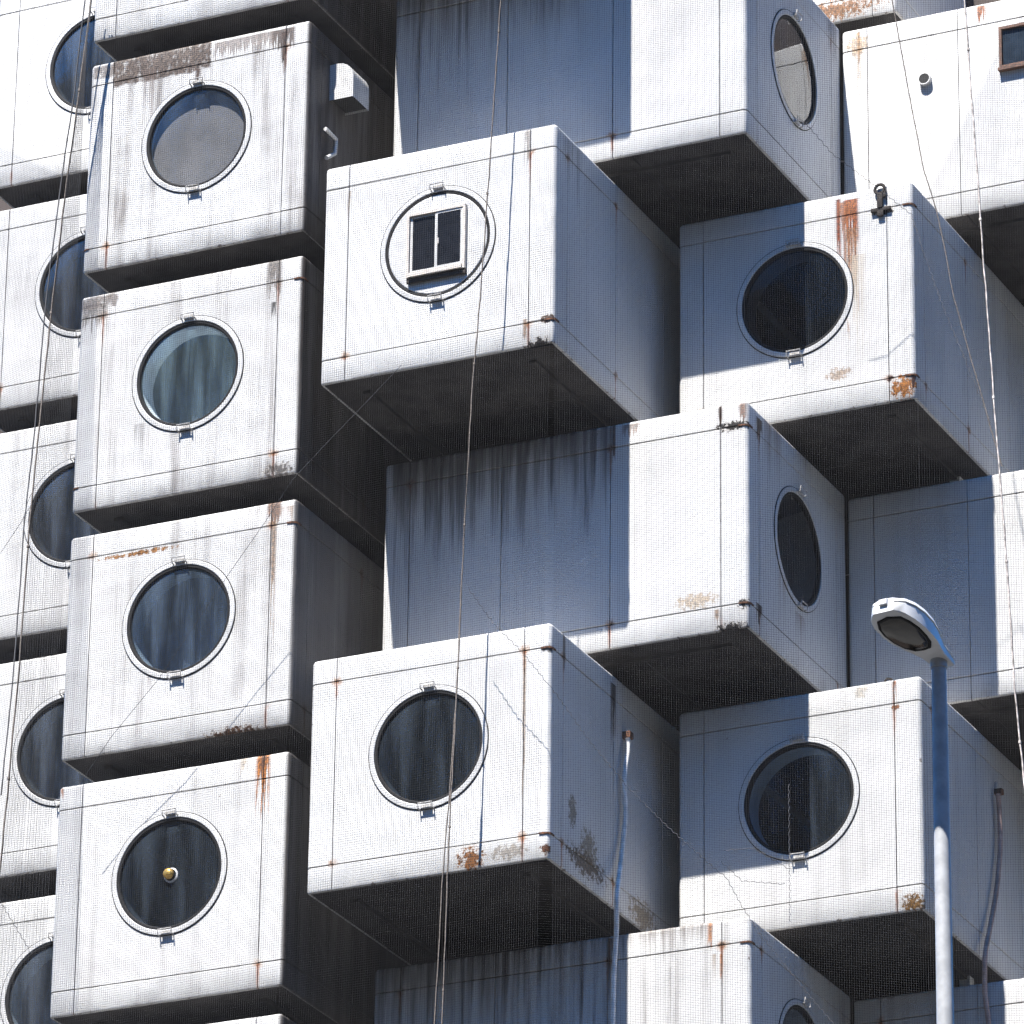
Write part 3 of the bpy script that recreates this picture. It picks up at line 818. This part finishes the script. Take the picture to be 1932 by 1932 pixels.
# pipe stub and brown window on Q1 (local -x face looks to the street)
c = caps['Q1']
u, zz = loc_pf(1747, 152, Qb(0), QY)
cyl = MB()
def stub(r0, x0, x1, n=24, rin=None):
    V = []; F = []
    for (r, xx) in ((r0, x0), (r0, x1), (rin, x1), (rin, x0 - .012)):
        for k in range(n):
            a = 2 * math.pi * k / n
            V.append((xx, u + r * math.cos(a), zz + r * math.sin(a)))
    for i in range(3):
        for k in range(n):
            F.append((i * n + k, i * n + (k + 1) % n, (i + 1) * n + (k + 1) % n, (i + 1) * n + k))
    F.append(tuple(3 * n + k for k in range(n)))
    return V, F
ps = cyl.add(*stub(0.066, -A_ + .01, -A_ - 0.055, 24, 0.056)).obj("pipe_stub", M['frame'], c, 40)
V = [(-A_ - 0.02, u + .056 * math.cos(2 * math.pi * k / 24), zz + .056 * math.sin(2 * math.pi * k / 24)) for k in range(24)]
V2 = [(-A_ - 0.052, b, cc) for (a, b, cc) in V]
link_mesh("bore", mesh("bore", V + V2, [tuple(range(24)), tuple(range(24, 48))] + [(k, (k + 1) % 24, 24 + (k + 1) % 24, 24 + k) for k in range(24)]), M['dark'], ps)
ul, zl = loc_pf(1888, 132, Qb(0), QY)
uh, zh = loc_pf(1888, 54, Qb(0), QY)
wv = 0.46
bw = MB()
q = 0.03
bw.box((-A_ + .01, ul - wv, zl), (-A_ - .04, ul, zl + q)).box((-A_ + .01, ul - wv, zh - q), (-A_ - .04, ul, zh))
bw.box((-A_ + .01, ul - q, zl + q), (-A_ - .039, ul, zh - q)).box((-A_ + .01, ul - wv, zl + q), (-A_ - .039, ul - wv + q, zh - q))
bwo = bw.obj("square_window", M['brownframe'], c)
MB().box((-A_ - .002, ul - wv + q, zl + q), (-A_ - .012, ul - q, zh - q)).obj("pane", plain("blue_pane", c4(0.015, 0.024, 0.036), 0.3, spec=.15), bwo)
MB().box((-A_ + .01, ul - wv - .01, zl - .03), (-A_ - .06, ul + .01, zl - .001)).obj("sill", M['brownframe'], bwo)

# lifting eyes and corner irons
def eye(cap, x, y, z, name="lifting_eye", s=1.0):
    mb = MB()
    ringp = [(x + 0.045 * s * math.cos(2 * math.pi * k / 14), y, z + 0.05 * s + 0.045 * s * math.sin(2 * math.pi * k / 14)) for k in range(15)]
    mb.tube(ringp, 0.014 * s, 6, False)
    mb.box((x - .02 * s, y - .015, z - .09 * s), (x + .02 * s, y + .015, z + .01 * s), .004)
    return mb.obj(name, M['ironblack'], cap, 50)
b = Rb(0)
ex, ez = loc_f(1662, 372, b, RY)
mb = MB()
mb.tube([(ex + 0.05 * math.cos(2 * math.pi * k / 14), -B_ - .03, ez + 0.075 + 0.05 * math.sin(2 * math.pi * k / 14)) for k in range(15)], 0.017, 6, False)
mb.box((ex - .028, -B_ - .045, ez - .13), (ex + .03, -B_ - .008, ez + .04), .008)
mb.box((ex + .03, -B_ - .04, ez - .02), (ex + .062, -B_ - .01, ez + .05), .006)
mb.box((ex - .10, -B_ - .035, ez - .165), (ex + .11, -B_ - .004, ez - .125), .008)
mb.box((ex - .03, -B_ - .04, ez - .22), (ex + .035, -B_ - .004, ez - .16), .008)
mb.obj("shackle", M['ironblack'], caps['R1'], 50)
ex, ez = loc_f(1676, 1278, Rb(1), RY + .1)
eye(caps['R2'], ex, -B_ + .1, CH - .03, s=.9)

def corner_iron(cap, sx, sy, z, s=1.0, mat='rust'):
    """dark casting plate wrapped round a vertical corner at a seam"""
    pth = [((A_ - .11 * s), -B_)] 
    path = [((sx * (A_ - .10 * s), sy * B_), (0, sy))]
    arcn = [(0.0, 1.0), (0.38, 0.92), (0.71, 0.71), (0.92, 0.38), (1.0, 0.0)]
    for (nx, ny) in arcn:
        path.append(((sx * (A_ - RC + RC * nx), sy * (B_ - RC + RC * ny)), (sx * nx, sy * ny)))
    path.append(((sx * A_, sy * (B_ - .10 * s)), (sx, 0)))
    V = []; F = []
    h0 = 0.014 * s
    jit = [0, .5, -.2, .4, -.3, .3, 0]
    for i, (p_, n_) in enumerate(path):
        hh = h0 * (0.6 + .5 * abs(jit[i % 7]))
        for (o, zz_) in ((-.006, -hh), (.010, -hh * .8), (.010, hh * .8), (-.006, hh)):
            V.append((p_[0] + n_[0] * o, p_[1] + n_[1] * o, z + zz_))
    for i in range(len(path) - 1):
        for k in range(3):
            F.append((i * 4 + k, (i + 1) * 4 + k, (i + 1) * 4 + k + 1, i * 4 + k + 1))
    F += [(0, 1, 2, 3), tuple((len(path) - 1) * 4 + k for k in (3, 2, 1, 0))]
    return MB().add(V, F).obj("corner_iron", M[mat], cap, 40)
for cp, zs in (('M1', (ZB,)), ('M2', (ZT, ZB)), ('R1', (ZT, ZB)), ('P2', (ZT, ZB)), ('L2', (ZT,)), ('L3', (ZT,)), ('P3', (ZT,))):
    for z in zs: corner_iron(caps[cp], -1 if cp[0] == 'P' else 1, -1, z)
for cp in ('L1', 'L2'): corner_iron(caps[cp], -1, -1, ZB, .7)
# blackened lower corner castings seen from below
for cp in ('M1', 'M2', 'P2', 'R1'):
    sg = -1 if cp[0] == 'P' else 1
    MB().box((sg * (A_ - .26), -B_ + .03, -0.016), (sg * (A_ - .03), -B_ + .10, 0.0035), .005).obj("corner_casting", M['ironblack'], caps[cp])
# short bearing posts between crosswise capsules and those below
def post(cap, x, y, ztop, zbot):
    MB().box((x - .055, y - .055, zbot), (x + .055, y + .055, ztop), .008).obj("support_post", M['frame'], cap)
for k, cp in ((0, 'P1'), (1, 'P2')):
    post(caps[cp], -A_ + 2.2, -B_ + 1.75, 0.012, -(PZ + 2 * PP - CH) + .005 if k == 0 else -(PZ - (-2 * PP) - CH) + .005)
for k, cp in ((0, 'Q1'), (1, 'Q2')):
    post(caps[cp], A_ - .35, B_ - 0.85, 0.012, -(QZ - RZ - CH) + .004)
for k, cp in ((0, 'R1'), (1, 'R2')):
    post(caps[cp], A_ - .35, -B_ + 2.0, 0.012, -(RZ - (PZ + CH)) - .2)

# drain hoses hanging down the flanks: they belong to the capsules they leave
def hose(cap, base, pxs, plane, r, mat, front, name="drain_hose"):
    pts = []
    for (px, py) in pxs:
        p = at(px, py, 0, plane)
        if py >= front[1]: p = at(px, py, 1, front[0])      # swings out in front of the capsule below
        pts.append(p)
    # smooth
    out = []
    for i in range(len(pts) - 1):
        p0, p1, p2, p3 = pts[max(i - 1, 0)], pts[i], pts[i + 1], pts[min(i + 2, len(pts) - 1)]
        for k in range(6):
            t_ = k / 6
            out.append(0.5 * ((2 * p1) + (-p0 + p2) * t_ + (2 * p0 - 5 * p1 + 4 * p2 - p3) * t_ ** 2 + (-p0 + 3 * p1 - 3 * p2 + p3) * t_ ** 3))
    out.append(pts[-1])
    return MB().tube([q - Vector(base) for q in out], r, 8).obj(name, M[mat], cap, 60)
h1 = hose(caps['M2'], Mb(1), [(1184, 1392), (1185, 1410), (1178, 1470), (1180, 1540), (1172, 1620), (1164, 1690), (1163, 1760), (1158, 1840), (1156, 1960), (1154, 2060)], CW + .06, 0.026, 'hose', (PY - .07, 1680))
p = at(1182, 1388, 0, CW + .03) - Vector(Mb(1))
MB().box((A_ - .01, p.y - .04, p.z - .035), (A_ + .085, p.y + .05, p.z + .035), .012).obj("hose_elbow", M['rust'], h1)
h2 = hose(caps['R2'], Rb(1), [(1883, 1498), (1886, 1540), (1887, 1600), (1880, 1680), (1868, 1750), (1859, 1800), (1858, 1870), (1866, 1940), (1868, 2040)], RX + CW + .06, 0.026, 'hosebrown', (QY - .07, 1790))
p = at(1883, 1494, 0, RX + CW + .03) - Vector(Rb(1))
MB().box((A_ - .01, p.y - .03, p.z - .03), (A_ + .08, p.y + .04, p.z + .03), .012).obj("hose_elbow", M['rust'], h2)

# ------------------------------------------------------------------ safety net draped over the capsules
PLAN = [(-7.6, 1.57), (-2.93, -0.02), (0.0, -0.30), (2.62, -0.30), (5.45, 1.92), (9.2, 3.42)]
ZLO, ZHI = Z0 - 9.5, Z0 + 8.0
seglen = [math.dist(PLAN[i], PLAN[i + 1]) for i in range(len(PLAN) - 1)]
cum = [0.0]
for q in seglen: cum.append(cum[-1] + q)
def net_xy(s):
    i = 0
    while i < len(seglen) - 1 and s > cum[i + 1]: i += 1
    t_ = (s - cum[i]) / seglen[i]
    a, b = PLAN[i], PLAN[i + 1]
    nx, ny = (b[1] - a[1]) / seglen[i], -(b[0] - a[0]) / seglen[i]
    return a[0] + (b[0] - a[0]) * t_, a[1] + (b[1] - a[1]) * t_, nx, ny
NET_LEAN = 0.030
def net_pt(s, z, off=0.0):
    x, y, nx, ny = net_xy(s)
    k = 0.012 * math.sin(1.9 * s + 0.6 * z) + 0.010 * math.sin(0.8 * s - 1.3 * z + 1.0) + NET_LEAN * max(0.0, Z0 + 3.0 - z) * 0.6 + off
    return Vector((x + nx * k, y + ny * k, z))
PITCH = 0.0235
TR = 0.0011
def thread_block(lines, rad):
    """lines: array (n, m, 3) -> three-sided prisms"""
    L_ = np.asarray(lines, dtype=np.float64)
    n, m, _ = L_.shape
    tang = L_[:, -1] - L_[:, 0]
    tang /= np.linalg.norm(tang, axis=1, keepdims=True)
    ref = np.tile(np.array([0.46, -0.89, 0.0]), (n, 1))
    ref -= tang * np.sum(ref * tang, axis=1, keepdims=True)
    ref /= np.linalg.norm(ref, axis=1, keepdims=True)
    bi = np.cross(tang, ref)
    V = np.zeros((n, m, 3, 3))
    for k in range(3):
        a = 2 * math.pi * k / 3
        V[:, :, k] = L_ + rad * (math.cos(a) * ref + math.sin(a) * bi)[:, None, :]
    idx = np.arange(n * m * 3).reshape(n, m, 3)
    F = np.stack([np.stack([idx[:, :-1, k], idx[:, :-1, (k + 1) % 3], idx[:, 1:, (k + 1) % 3], idx[:, 1:, k]], -1) for k in range(3)], 2)
    return V.reshape(-1, 3), F.reshape(-1, 4)
def net_grid(svals, zvals):
    s_ = np.asarray(svals); z_ = np.asarray(zvals)
    out = np.zeros((len(s_), len(z_), 3))
    base = np.array([net_xy(q) for q in s_])
    S2, Z2 = np.meshgrid(s_, z_, indexing='ij')
    k = 0.012 * np.sin(1.9 * S2 + 0.6 * Z2) + 0.010 * np.sin(0.8 * S2 - 1.3 * Z2 + 1.0) + NET_LEAN * np.maximum(0.0, Z0 + 3.0 - Z2) * 0.6
    out[..., 0] = base[:, 0:1] + base[:, 2:3] * k
    out[..., 1] = base[:, 1:2] + base[:, 3:4] * k
    out[..., 2] = Z2
    return out
sv = np.arange(0.01, cum[-1], PITCH)
vert = net_grid(sv, np.linspace(ZLO, ZHI, 26))
sh = sorted(set(list(np.linspace(0, cum[-1], 60)) + cum))
zv = np.arange(ZLO, ZHI, PITCH)
hor = np.transpose(net_grid(sh, zv), (1, 0, 2))
V1, F1 = thread_block(vert, TR)
V2, F2 = thread_block(hor, TR)
VV = np.concatenate([V1, V2]); FF = np.concatenate([F1, F2 + len(V1)])
def np_mesh(name, V, F):
    me = bpy.data.meshes.new(name)
    me.vertices.add(len(V)); me.vertices.foreach_set("co", V.astype(np.float32).ravel())
    me.loops.add(F.size); me.loops.foreach_set("vertex_index", F.astype(np.int32).ravel())
    me.polygons.add(len(F)); me.polygons.foreach_set("loop_start", np.arange(0, F.size, F.shape[1], dtype=np.int32))
    me.polygons.foreach_set("loop_total", np.full(len(F), F.shape[1], dtype=np.int32))
    me.update(calc_edges=True)
    return me
net = empty("safety_net", (0, 0, ZLO))
tag(net, "fine grey safety netting draped over the whole front of the capsules", "net")
th = link_mesh("net_threads", np_mesh("net_threads", VV, FF), M['net'], net, (0, 0, -ZLO))
tag(th, kind="stuff")

def on_net(px, py, off=0.012, seg=None):
    """where the line of sight of a pixel meets the net"""
    d = ray(px, py)
    best = None
    for i in (range(len(seglen)) if seg is None else [seg]):
        a, b = Vector((*PLAN[i], 0)), Vector((*PLAN[i + 1], 0))
        nx, ny = (b.y - a.y) / seglen[i], -(b.x - a.x) / seglen[i]
        z = Z0
        for _ in range(4):
            k = NET_LEAN * max(0.0, Z0 + 3.0 - z) * 0.6 + off
            den = d.x * nx + d.y * ny
            t_ = ((a.x - CAM.x) * nx + (a.y - CAM.y) * ny + k) / den
            p = CAM + d * t_
            z = p.z
        s_ = ((p.x - a.x) * (b.x - a.x) + (p.y - a.y) * (b.y - a.y)) / seglen[i]
        if (seg is not None or -0.02 <= s_ <= seglen[i] + 0.02) and (best is None or t_ < best[0]):
            best = (t_, p)
    return best[1] if best else None
def px_line(pts, step):
    out = []
    for i in range(len(pts) - 1):
        (x0, y0), (x1, y1) = pts[i], pts[i + 1]
        n = max(1, int(math.hypot(x1 - x0, y1 - y0) / step))
        out += [(x0 + (x1 - x0) * k / n, y0 + (y1 - y0) * k / n) for k in range(n)]
    return out + [pts[-1]]
def rope(label, pts, r, mat, off=0.012, knots=0, seg=None):
    P = [on_net(x, y, off, seg) for (x, y) in px_line(pts, 30)]
    P = [p for p in P if p is not None]
    top = P[0]
    P = [p + Vector((random.uniform(-1, 1) * .004, 0, 0)) for p in P]
    e = MB().tube([p - top for p in P], r, 6)
    for k in range(knots):
        q = P[int((k + .5) / knots * (len(P) - 1))] - top
        e.box((q.x - r * 1.25, q.y - r * 1.25, q.z - r * 1.6), (q.x + r * 1.25, q.y + r * 1.25, q.z + r * 1.6), r * .4)
    o = e.obj("rope", M[mat], None, 60, top)
    tag(o, label, "rope", "ropes tied to the safety net")
    return o
rope("dark rope hanging down across the capsule with square sliding window", [(950, -60), (945, 0), (925, 300), (906, 560), (890, 750), (872, 1080), (858, 1380), (848, 1560), (834, 1930), (828, 2020)], 0.0075, 'rope', knots=7)
rope("thin dark rope splitting off beside the rust-flaked projecting capsule", [(872, 1080), (862, 1300), (850, 1480), (836, 1640), (820, 1930), (814, 2020)], 0.007, 'rope')
rope("thick dark rope hanging past the set-back portholes of the left stack", [(178, -60), (172, 0), (150, 170), (125, 350), (100, 560), (75, 800), (55, 1000), (37, 1250), (14, 1500), (-8, 1720)], 0.010, 'rope', knots=4, seg=0)
rope("thin grey cord hanging alongside the thick rope of the left stack", [(168, -60), (160, 0), (141, 170), (114, 350), (88, 560), (66, 800), (45, 1000), (27, 1250), (2, 1500)], 0.008, 'cord', seg=0)
rope("pale weathered rope hanging across the capsule with brown square window", [(1815, -60), (1820, 0), (1838, 250), (1855, 480), (1875, 750), (1895, 1000), (1915, 1300), (1935, 1500), (1965, 1900)], 0.0095, 'ropepale', knots=6)
rope("thin slanting line crossing the capsule with round pipe stub", [(1672, -60), (1683, 0), (1712, 160), (1742, 320), (1768, 400), (1800, 560), (1850, 740), (1890, 880)], 0.006, 'rope')
# doubled strip of net between the left rope and the edge of the left stack
ropeB = [(172, -60), (172, 0), (150, 170), (125, 350), (100, 560), (75, 800), (55, 1000), (37, 1250), (14, 1500), (-8, 1720), (-30, 1960)]
RP = [on_net(x, y, 0.02, 0) for (x, y) in px_line(ropeB, 40)]
NV = 16
ropeY = [q[1] for q in px_line(ropeB, 40)]
EP = [on_net(max(178 - 0.0452 * (y + 60) - 8, np.interp(y, [q[1] for q in ropeB], [q[0] for q in ropeB]) + 2), y, 0.02, 0) for y in ropeY]
fl_v = np.array([[np.array(RP[i]) + (np.array(EP[i]) - np.array(RP[i])) * k / NV for i in range(len(RP))] for k in range(NV + 1)])
zs_ = np.arange(min(p.z for p in RP), max(p.z for p in RP), PITCH * .9)
zr = np.array([p.z for p in RP])[::-1]
def interp(arr, zq): return np.stack([np.interp(zq, zr, np.array([p[k] for p in arr])[::-1]) for k in range(3)], -1)
fl_h = np.stack([interp(RP, zs_), interp(EP, zs_)], 1)
Va, Fa = thread_block(fl_v, 0.0013)
Vb, Fb = thread_block(fl_h, 0.0013)
tag(link_mesh("net_threads", np_mesh("net_overlap", np.concatenate([Va, Vb]), np.concatenate([Fa, Fb + len(Va)])), M['net'], net, (0, 0, -ZLO)), kind="stuff")
# zigzag lacing where net panels are sewn together: parts of the net
def lacing(pts):
    P = []
    sgn = 1
    for (x, y) in px_line(pts, 7):
        q = on_net(x + sgn * 1.1, y - sgn * 1.1, 0.006); sgn = -sgn
        if q is not None: P.append(q)
    MB().tube([p - Vector((0, 0, ZLO)) for p in P], 0.0030, 4, True).obj("lacing", M['cord'], net)
lacing([(756, 690), (700, 750), (620, 832), (552, 905), (500, 985), (430, 1085), (300, 1280), (210, 1390), (150, 1480)])
lacing([(884, 1110), (930, 1175), (985, 1230), (1050, 1310), (1110, 1395), (1180, 1480), (1260, 1560), (1350, 1640), (1370, 1655), (1400, 1710), (1440, 1770), (1520, 1870), (1580, 1940)])
lacing([(1520, 232), (1570, 290), (1650, 350), (1720, 405), (1740, 470), (1780, 580), (1830, 700), (1870, 800)])
lacing([(1365, 1605), (1420, 1600), (1490, 1640)])
lacing([(1360, 1625), (1400, 1662), (1480, 1668)])
lacing([(1488, 1480), (1489, 1560), (1490, 1660), (1490, 1740)])
lacing([(0, 1045), (40, 985), (60, 950)])
lacing([(0, 1700), (30, 1750), (60, 1800)])

# ------------------------------------------------------------------ street lamp in front of the net
LD = 31.0
d = ray(1771, 1243)
LP = CAM + d * LD                              # top of the pole
lamp = empty("street_lamp", (LP.x, LP.y, 0))
tag(lamp, "pale grey street lamp with flat oval head on a slim round pole", "street lamp")
H = LP.z
mb = MB().tube([(0, 0, 0), (0, 0, 0.9), (0, 0, 1.0), (0, 0, H * .5), (0, 0, H - .35), (0, 0, H)], .05, 24, True, [.105, .105, .075, .056, .0385, .0365])
mb.obj("pole", M['pole'], lamp, 40)
MB().box((-.2, -.2, 0.004), (.2, .2, .03), .01).obj("base_plate", M['pole'], lamp)
# head: plan outline swept along its own axis, tip towards the camera's left
back = Vector((d.x, d.y, 0)).normalized(); right = Vector((-back.y, back.x, 0)) * -1
axis = (-right * 0.285 - back * 0.50).normalized()
ang = math.atan2(axis.y, axis.x)
# stations along the head: (distance from pole, half width, bottom z, top z)
ST = [(-0.075, .062, .000, .060), (0.0, .070, -.004, .085), (0.06, .078, -.006, .100), (0.13, .098, -.010, .122), (0.20, .122, -.020, .142), (0.28, .140, -.030, .155),
      (0.38, .148, -.036, .158), (0.47, .140, -.036, .150), (0.54, .118, -.032, .132), (0.575, .090, -.026, .110), (0.59, .070, -.018, .094)]
TILT = R_(9)
def xf(u_, v_, z_):
    u_, v_, z_ = u_ * .93, v_ * .84, z_ * .64
    uu, zz_ = u_ * math.cos(TILT) - z_ * math.sin(TILT), u_ * math.sin(TILT) + z_ * math.cos(TILT)
    return (uu * math.cos(ang) - v_ * math.sin(ang), uu * math.sin(ang) + v_ * math.cos(ang), H + zz_ - .012)
def head_shell(zlo, zhi, ins_top, name, mat, dome):
    V = []; F = []
    for (u_, hw, zb, zt) in ST:
        a, b = zb + (zt - zb) * zlo, zb + (zt - zb) * zhi
        row = [(-hw * .93, a), (-hw, a + .008), (-hw * ins_top, b)]
        if dome: row += [(-hw * .55 * ins_top, b + .018), (0, b + .024), (hw * .55 * ins_top, b + .018)]
        row += [(hw * ins_top, b), (hw, a + .008), (hw * .93, a)]
        V += [xf(u_, q, zq) for q, zq in row]
        m = len(row)
    for i in range(len(ST) - 1):
        for k in range(m):
            k2 = (k + 1) % m
            F.append((i * m + k, i * m + k2, (i + 1) * m + k2, (i + 1) * m + k))
    F.append(tuple(range(m))); F.append(tuple((len(ST) - 1) * m + k for k in range(m - 1, -1, -1)))
    me = mesh(name, V, F)
    import bmesh
    bm = bmesh.new(); bm.from_mesh(me); bmesh.ops.recalc_face_normals(bm, faces=bm.faces); bm.to_mesh(me); bm.free()
    me.polygons.foreach_set("use_smooth", [True] * len(me.polygons)); me.set_sharp_from_angle(angle=R_(38))
    return link_mesh(name, me, mat, lamp)
hb = head_shell(0.0, 0.62, .97, "housing", M['lampwhite'], False)
hc = head_shell(0.65, 0.86, .93, "cover", M['lampwhite'], True)
# dark lens bowl in the underside with its rim
ol = [(0.155, 0.0), (0.165, .055), (0.22, .092), (0.30, .112), (0.39, .120), (0.47, .108), (0.53, .080), (0.552, 0.0), (0.53, -.080), (0.47, -.108), (0.39, -.120), (0.30, -.112), (0.22, -.092), (0.165, -.055)]
def zbot(u_):
    for i in range(len(ST) - 1):
        if ST[i][0] <= u_ <= ST[i + 1][0]:
            t_ = (u_ - ST[i][0]) / (ST[i + 1][0] - ST[i][0]); return ST[i][2] + t_ * (ST[i + 1][2] - ST[i][2])
    return ST[-1][2]
uc = 0.36
rings = [(1.0, .001), (1.0, -.010), (.93, -.012), (.90, -.008), (.88, -.014), (.6, -.024), (.3, -.029)]
def ring_mesh(rings, cap, name):
    V = []; F = []; m = len(ol)
    for (k, dz_) in rings:
        for (u_, v_) in ol:
            uu = uc + (u_ - uc) * k
            V.append(xf(uu, v_ * k, zbot(uu) + dz_))
    for i in range(len(rings) - 1):
        for k in range(m):
            F.append((i * m + k, i * m + (k + 1) % m, (i + 1) * m + (k + 1) % m, (i + 1) * m + k))
    if cap: F.append(tuple((len(rings) - 1) * m + k for k in range(m)))
    return mesh(name, V, F, 40)
link_mesh("lens_rim", ring_mesh(rings[:4], False, "lens_rim"), M['gasket'], lamp)
link_mesh("lens", ring_mesh(rings[3:], True, "lens"), M['lens'], lamp)
la = MB()
V = []
for (u_, v0, v1, z0_, z1_) in ((0.588, -.028, .028, .04, .088), (0.606, -.026, .026, .044, .086)):
    V += [xf(u_, v0, z0_), xf(u_, v1, z0_), xf(u_, v1, z1_), xf(u_, v0, z1_)]
la.add(V, [(0, 3, 2, 1), (4, 5, 6, 7), (0, 1, 5, 4), (1, 2, 6, 5), (2, 3, 7, 6), (3, 0, 4, 7)])
la.obj("latch", M['lampwhite'], lamp)
MB().tube([(0, 0, H - .05), (0, 0, H + .006)], .043, 20, True).obj("collar", M['pole'], lamp, 40)

# ------------------------------------------------------------------ unseen towers added behind and beside the camera to block low sky
M['conc'] = plain("blocker_tower_concrete", c4(0.20, 0.195, 0.19), 0.85, var=0.15, scale=.2)
M['towerglass'] = plain("blocker_tower_glazing", c4(0.025, 0.03, 0.035), 0.15, var=0.3, scale=.3, spec=.5)
def blocker(label, x0, x1, y0, y1, h):
    o = empty("blocker_tower", ((x0 + x1) / 2, (y0 + y1) / 2, 0))
    tag(o, label, "office tower", "added unseen towers that block low sky")
    hx, hy = (x1 - x0) / 2, (y1 - y0) / 2
    MB().box((-hx, -hy, 0), (hx, hy, h)).obj("wall", M['conc'], o)
    me = MB().box((-hx - .12, -hy - .12, 0), (hx + .12, hy + .12, 1.9)).mesh("window_band")
    for k in range(int(h / 4.2) - 1):
        link_mesh("window_band", me, M['towerglass'], o, (0, 0, 3.4 + 4.2 * k))
    MB().box((-hx * .5, -hy * .5, h), (hx * .4, hy * .6, h + 4)).obj("blocker_roof_box", M['conc'], o)
blocker("squat concrete office tower added unseen across the street, lowest of its row", -150, -92, -118, -90, 52)
blocker("tall slab office tower added unseen across the street beside the squat one", -84, -40, -122, -88, 84)
blocker("mid-height office tower added unseen across the street between two taller slabs", -32, 8, -126, -92, 66)
blocker("tallest office tower added unseen across the street", 16, 58, -130, -92, 98)
blocker("narrow office tower added unseen across the street next to the tallest", 66, 98, -120, -90, 60)
blocker("broad office tower at the end of the row added unseen across the street", 108, 170, -118, -86, 76)
blocker("long office block added unseen along the side street, facing the capsules", 96, 130, -62, 10, 54)
blocker("tall office block added unseen along the side street, behind the long one", 92, 128, 22, 90, 70)
blocker("office block added unseen on the far side of the capsule tower", -140, -100, -60, 20, 56)
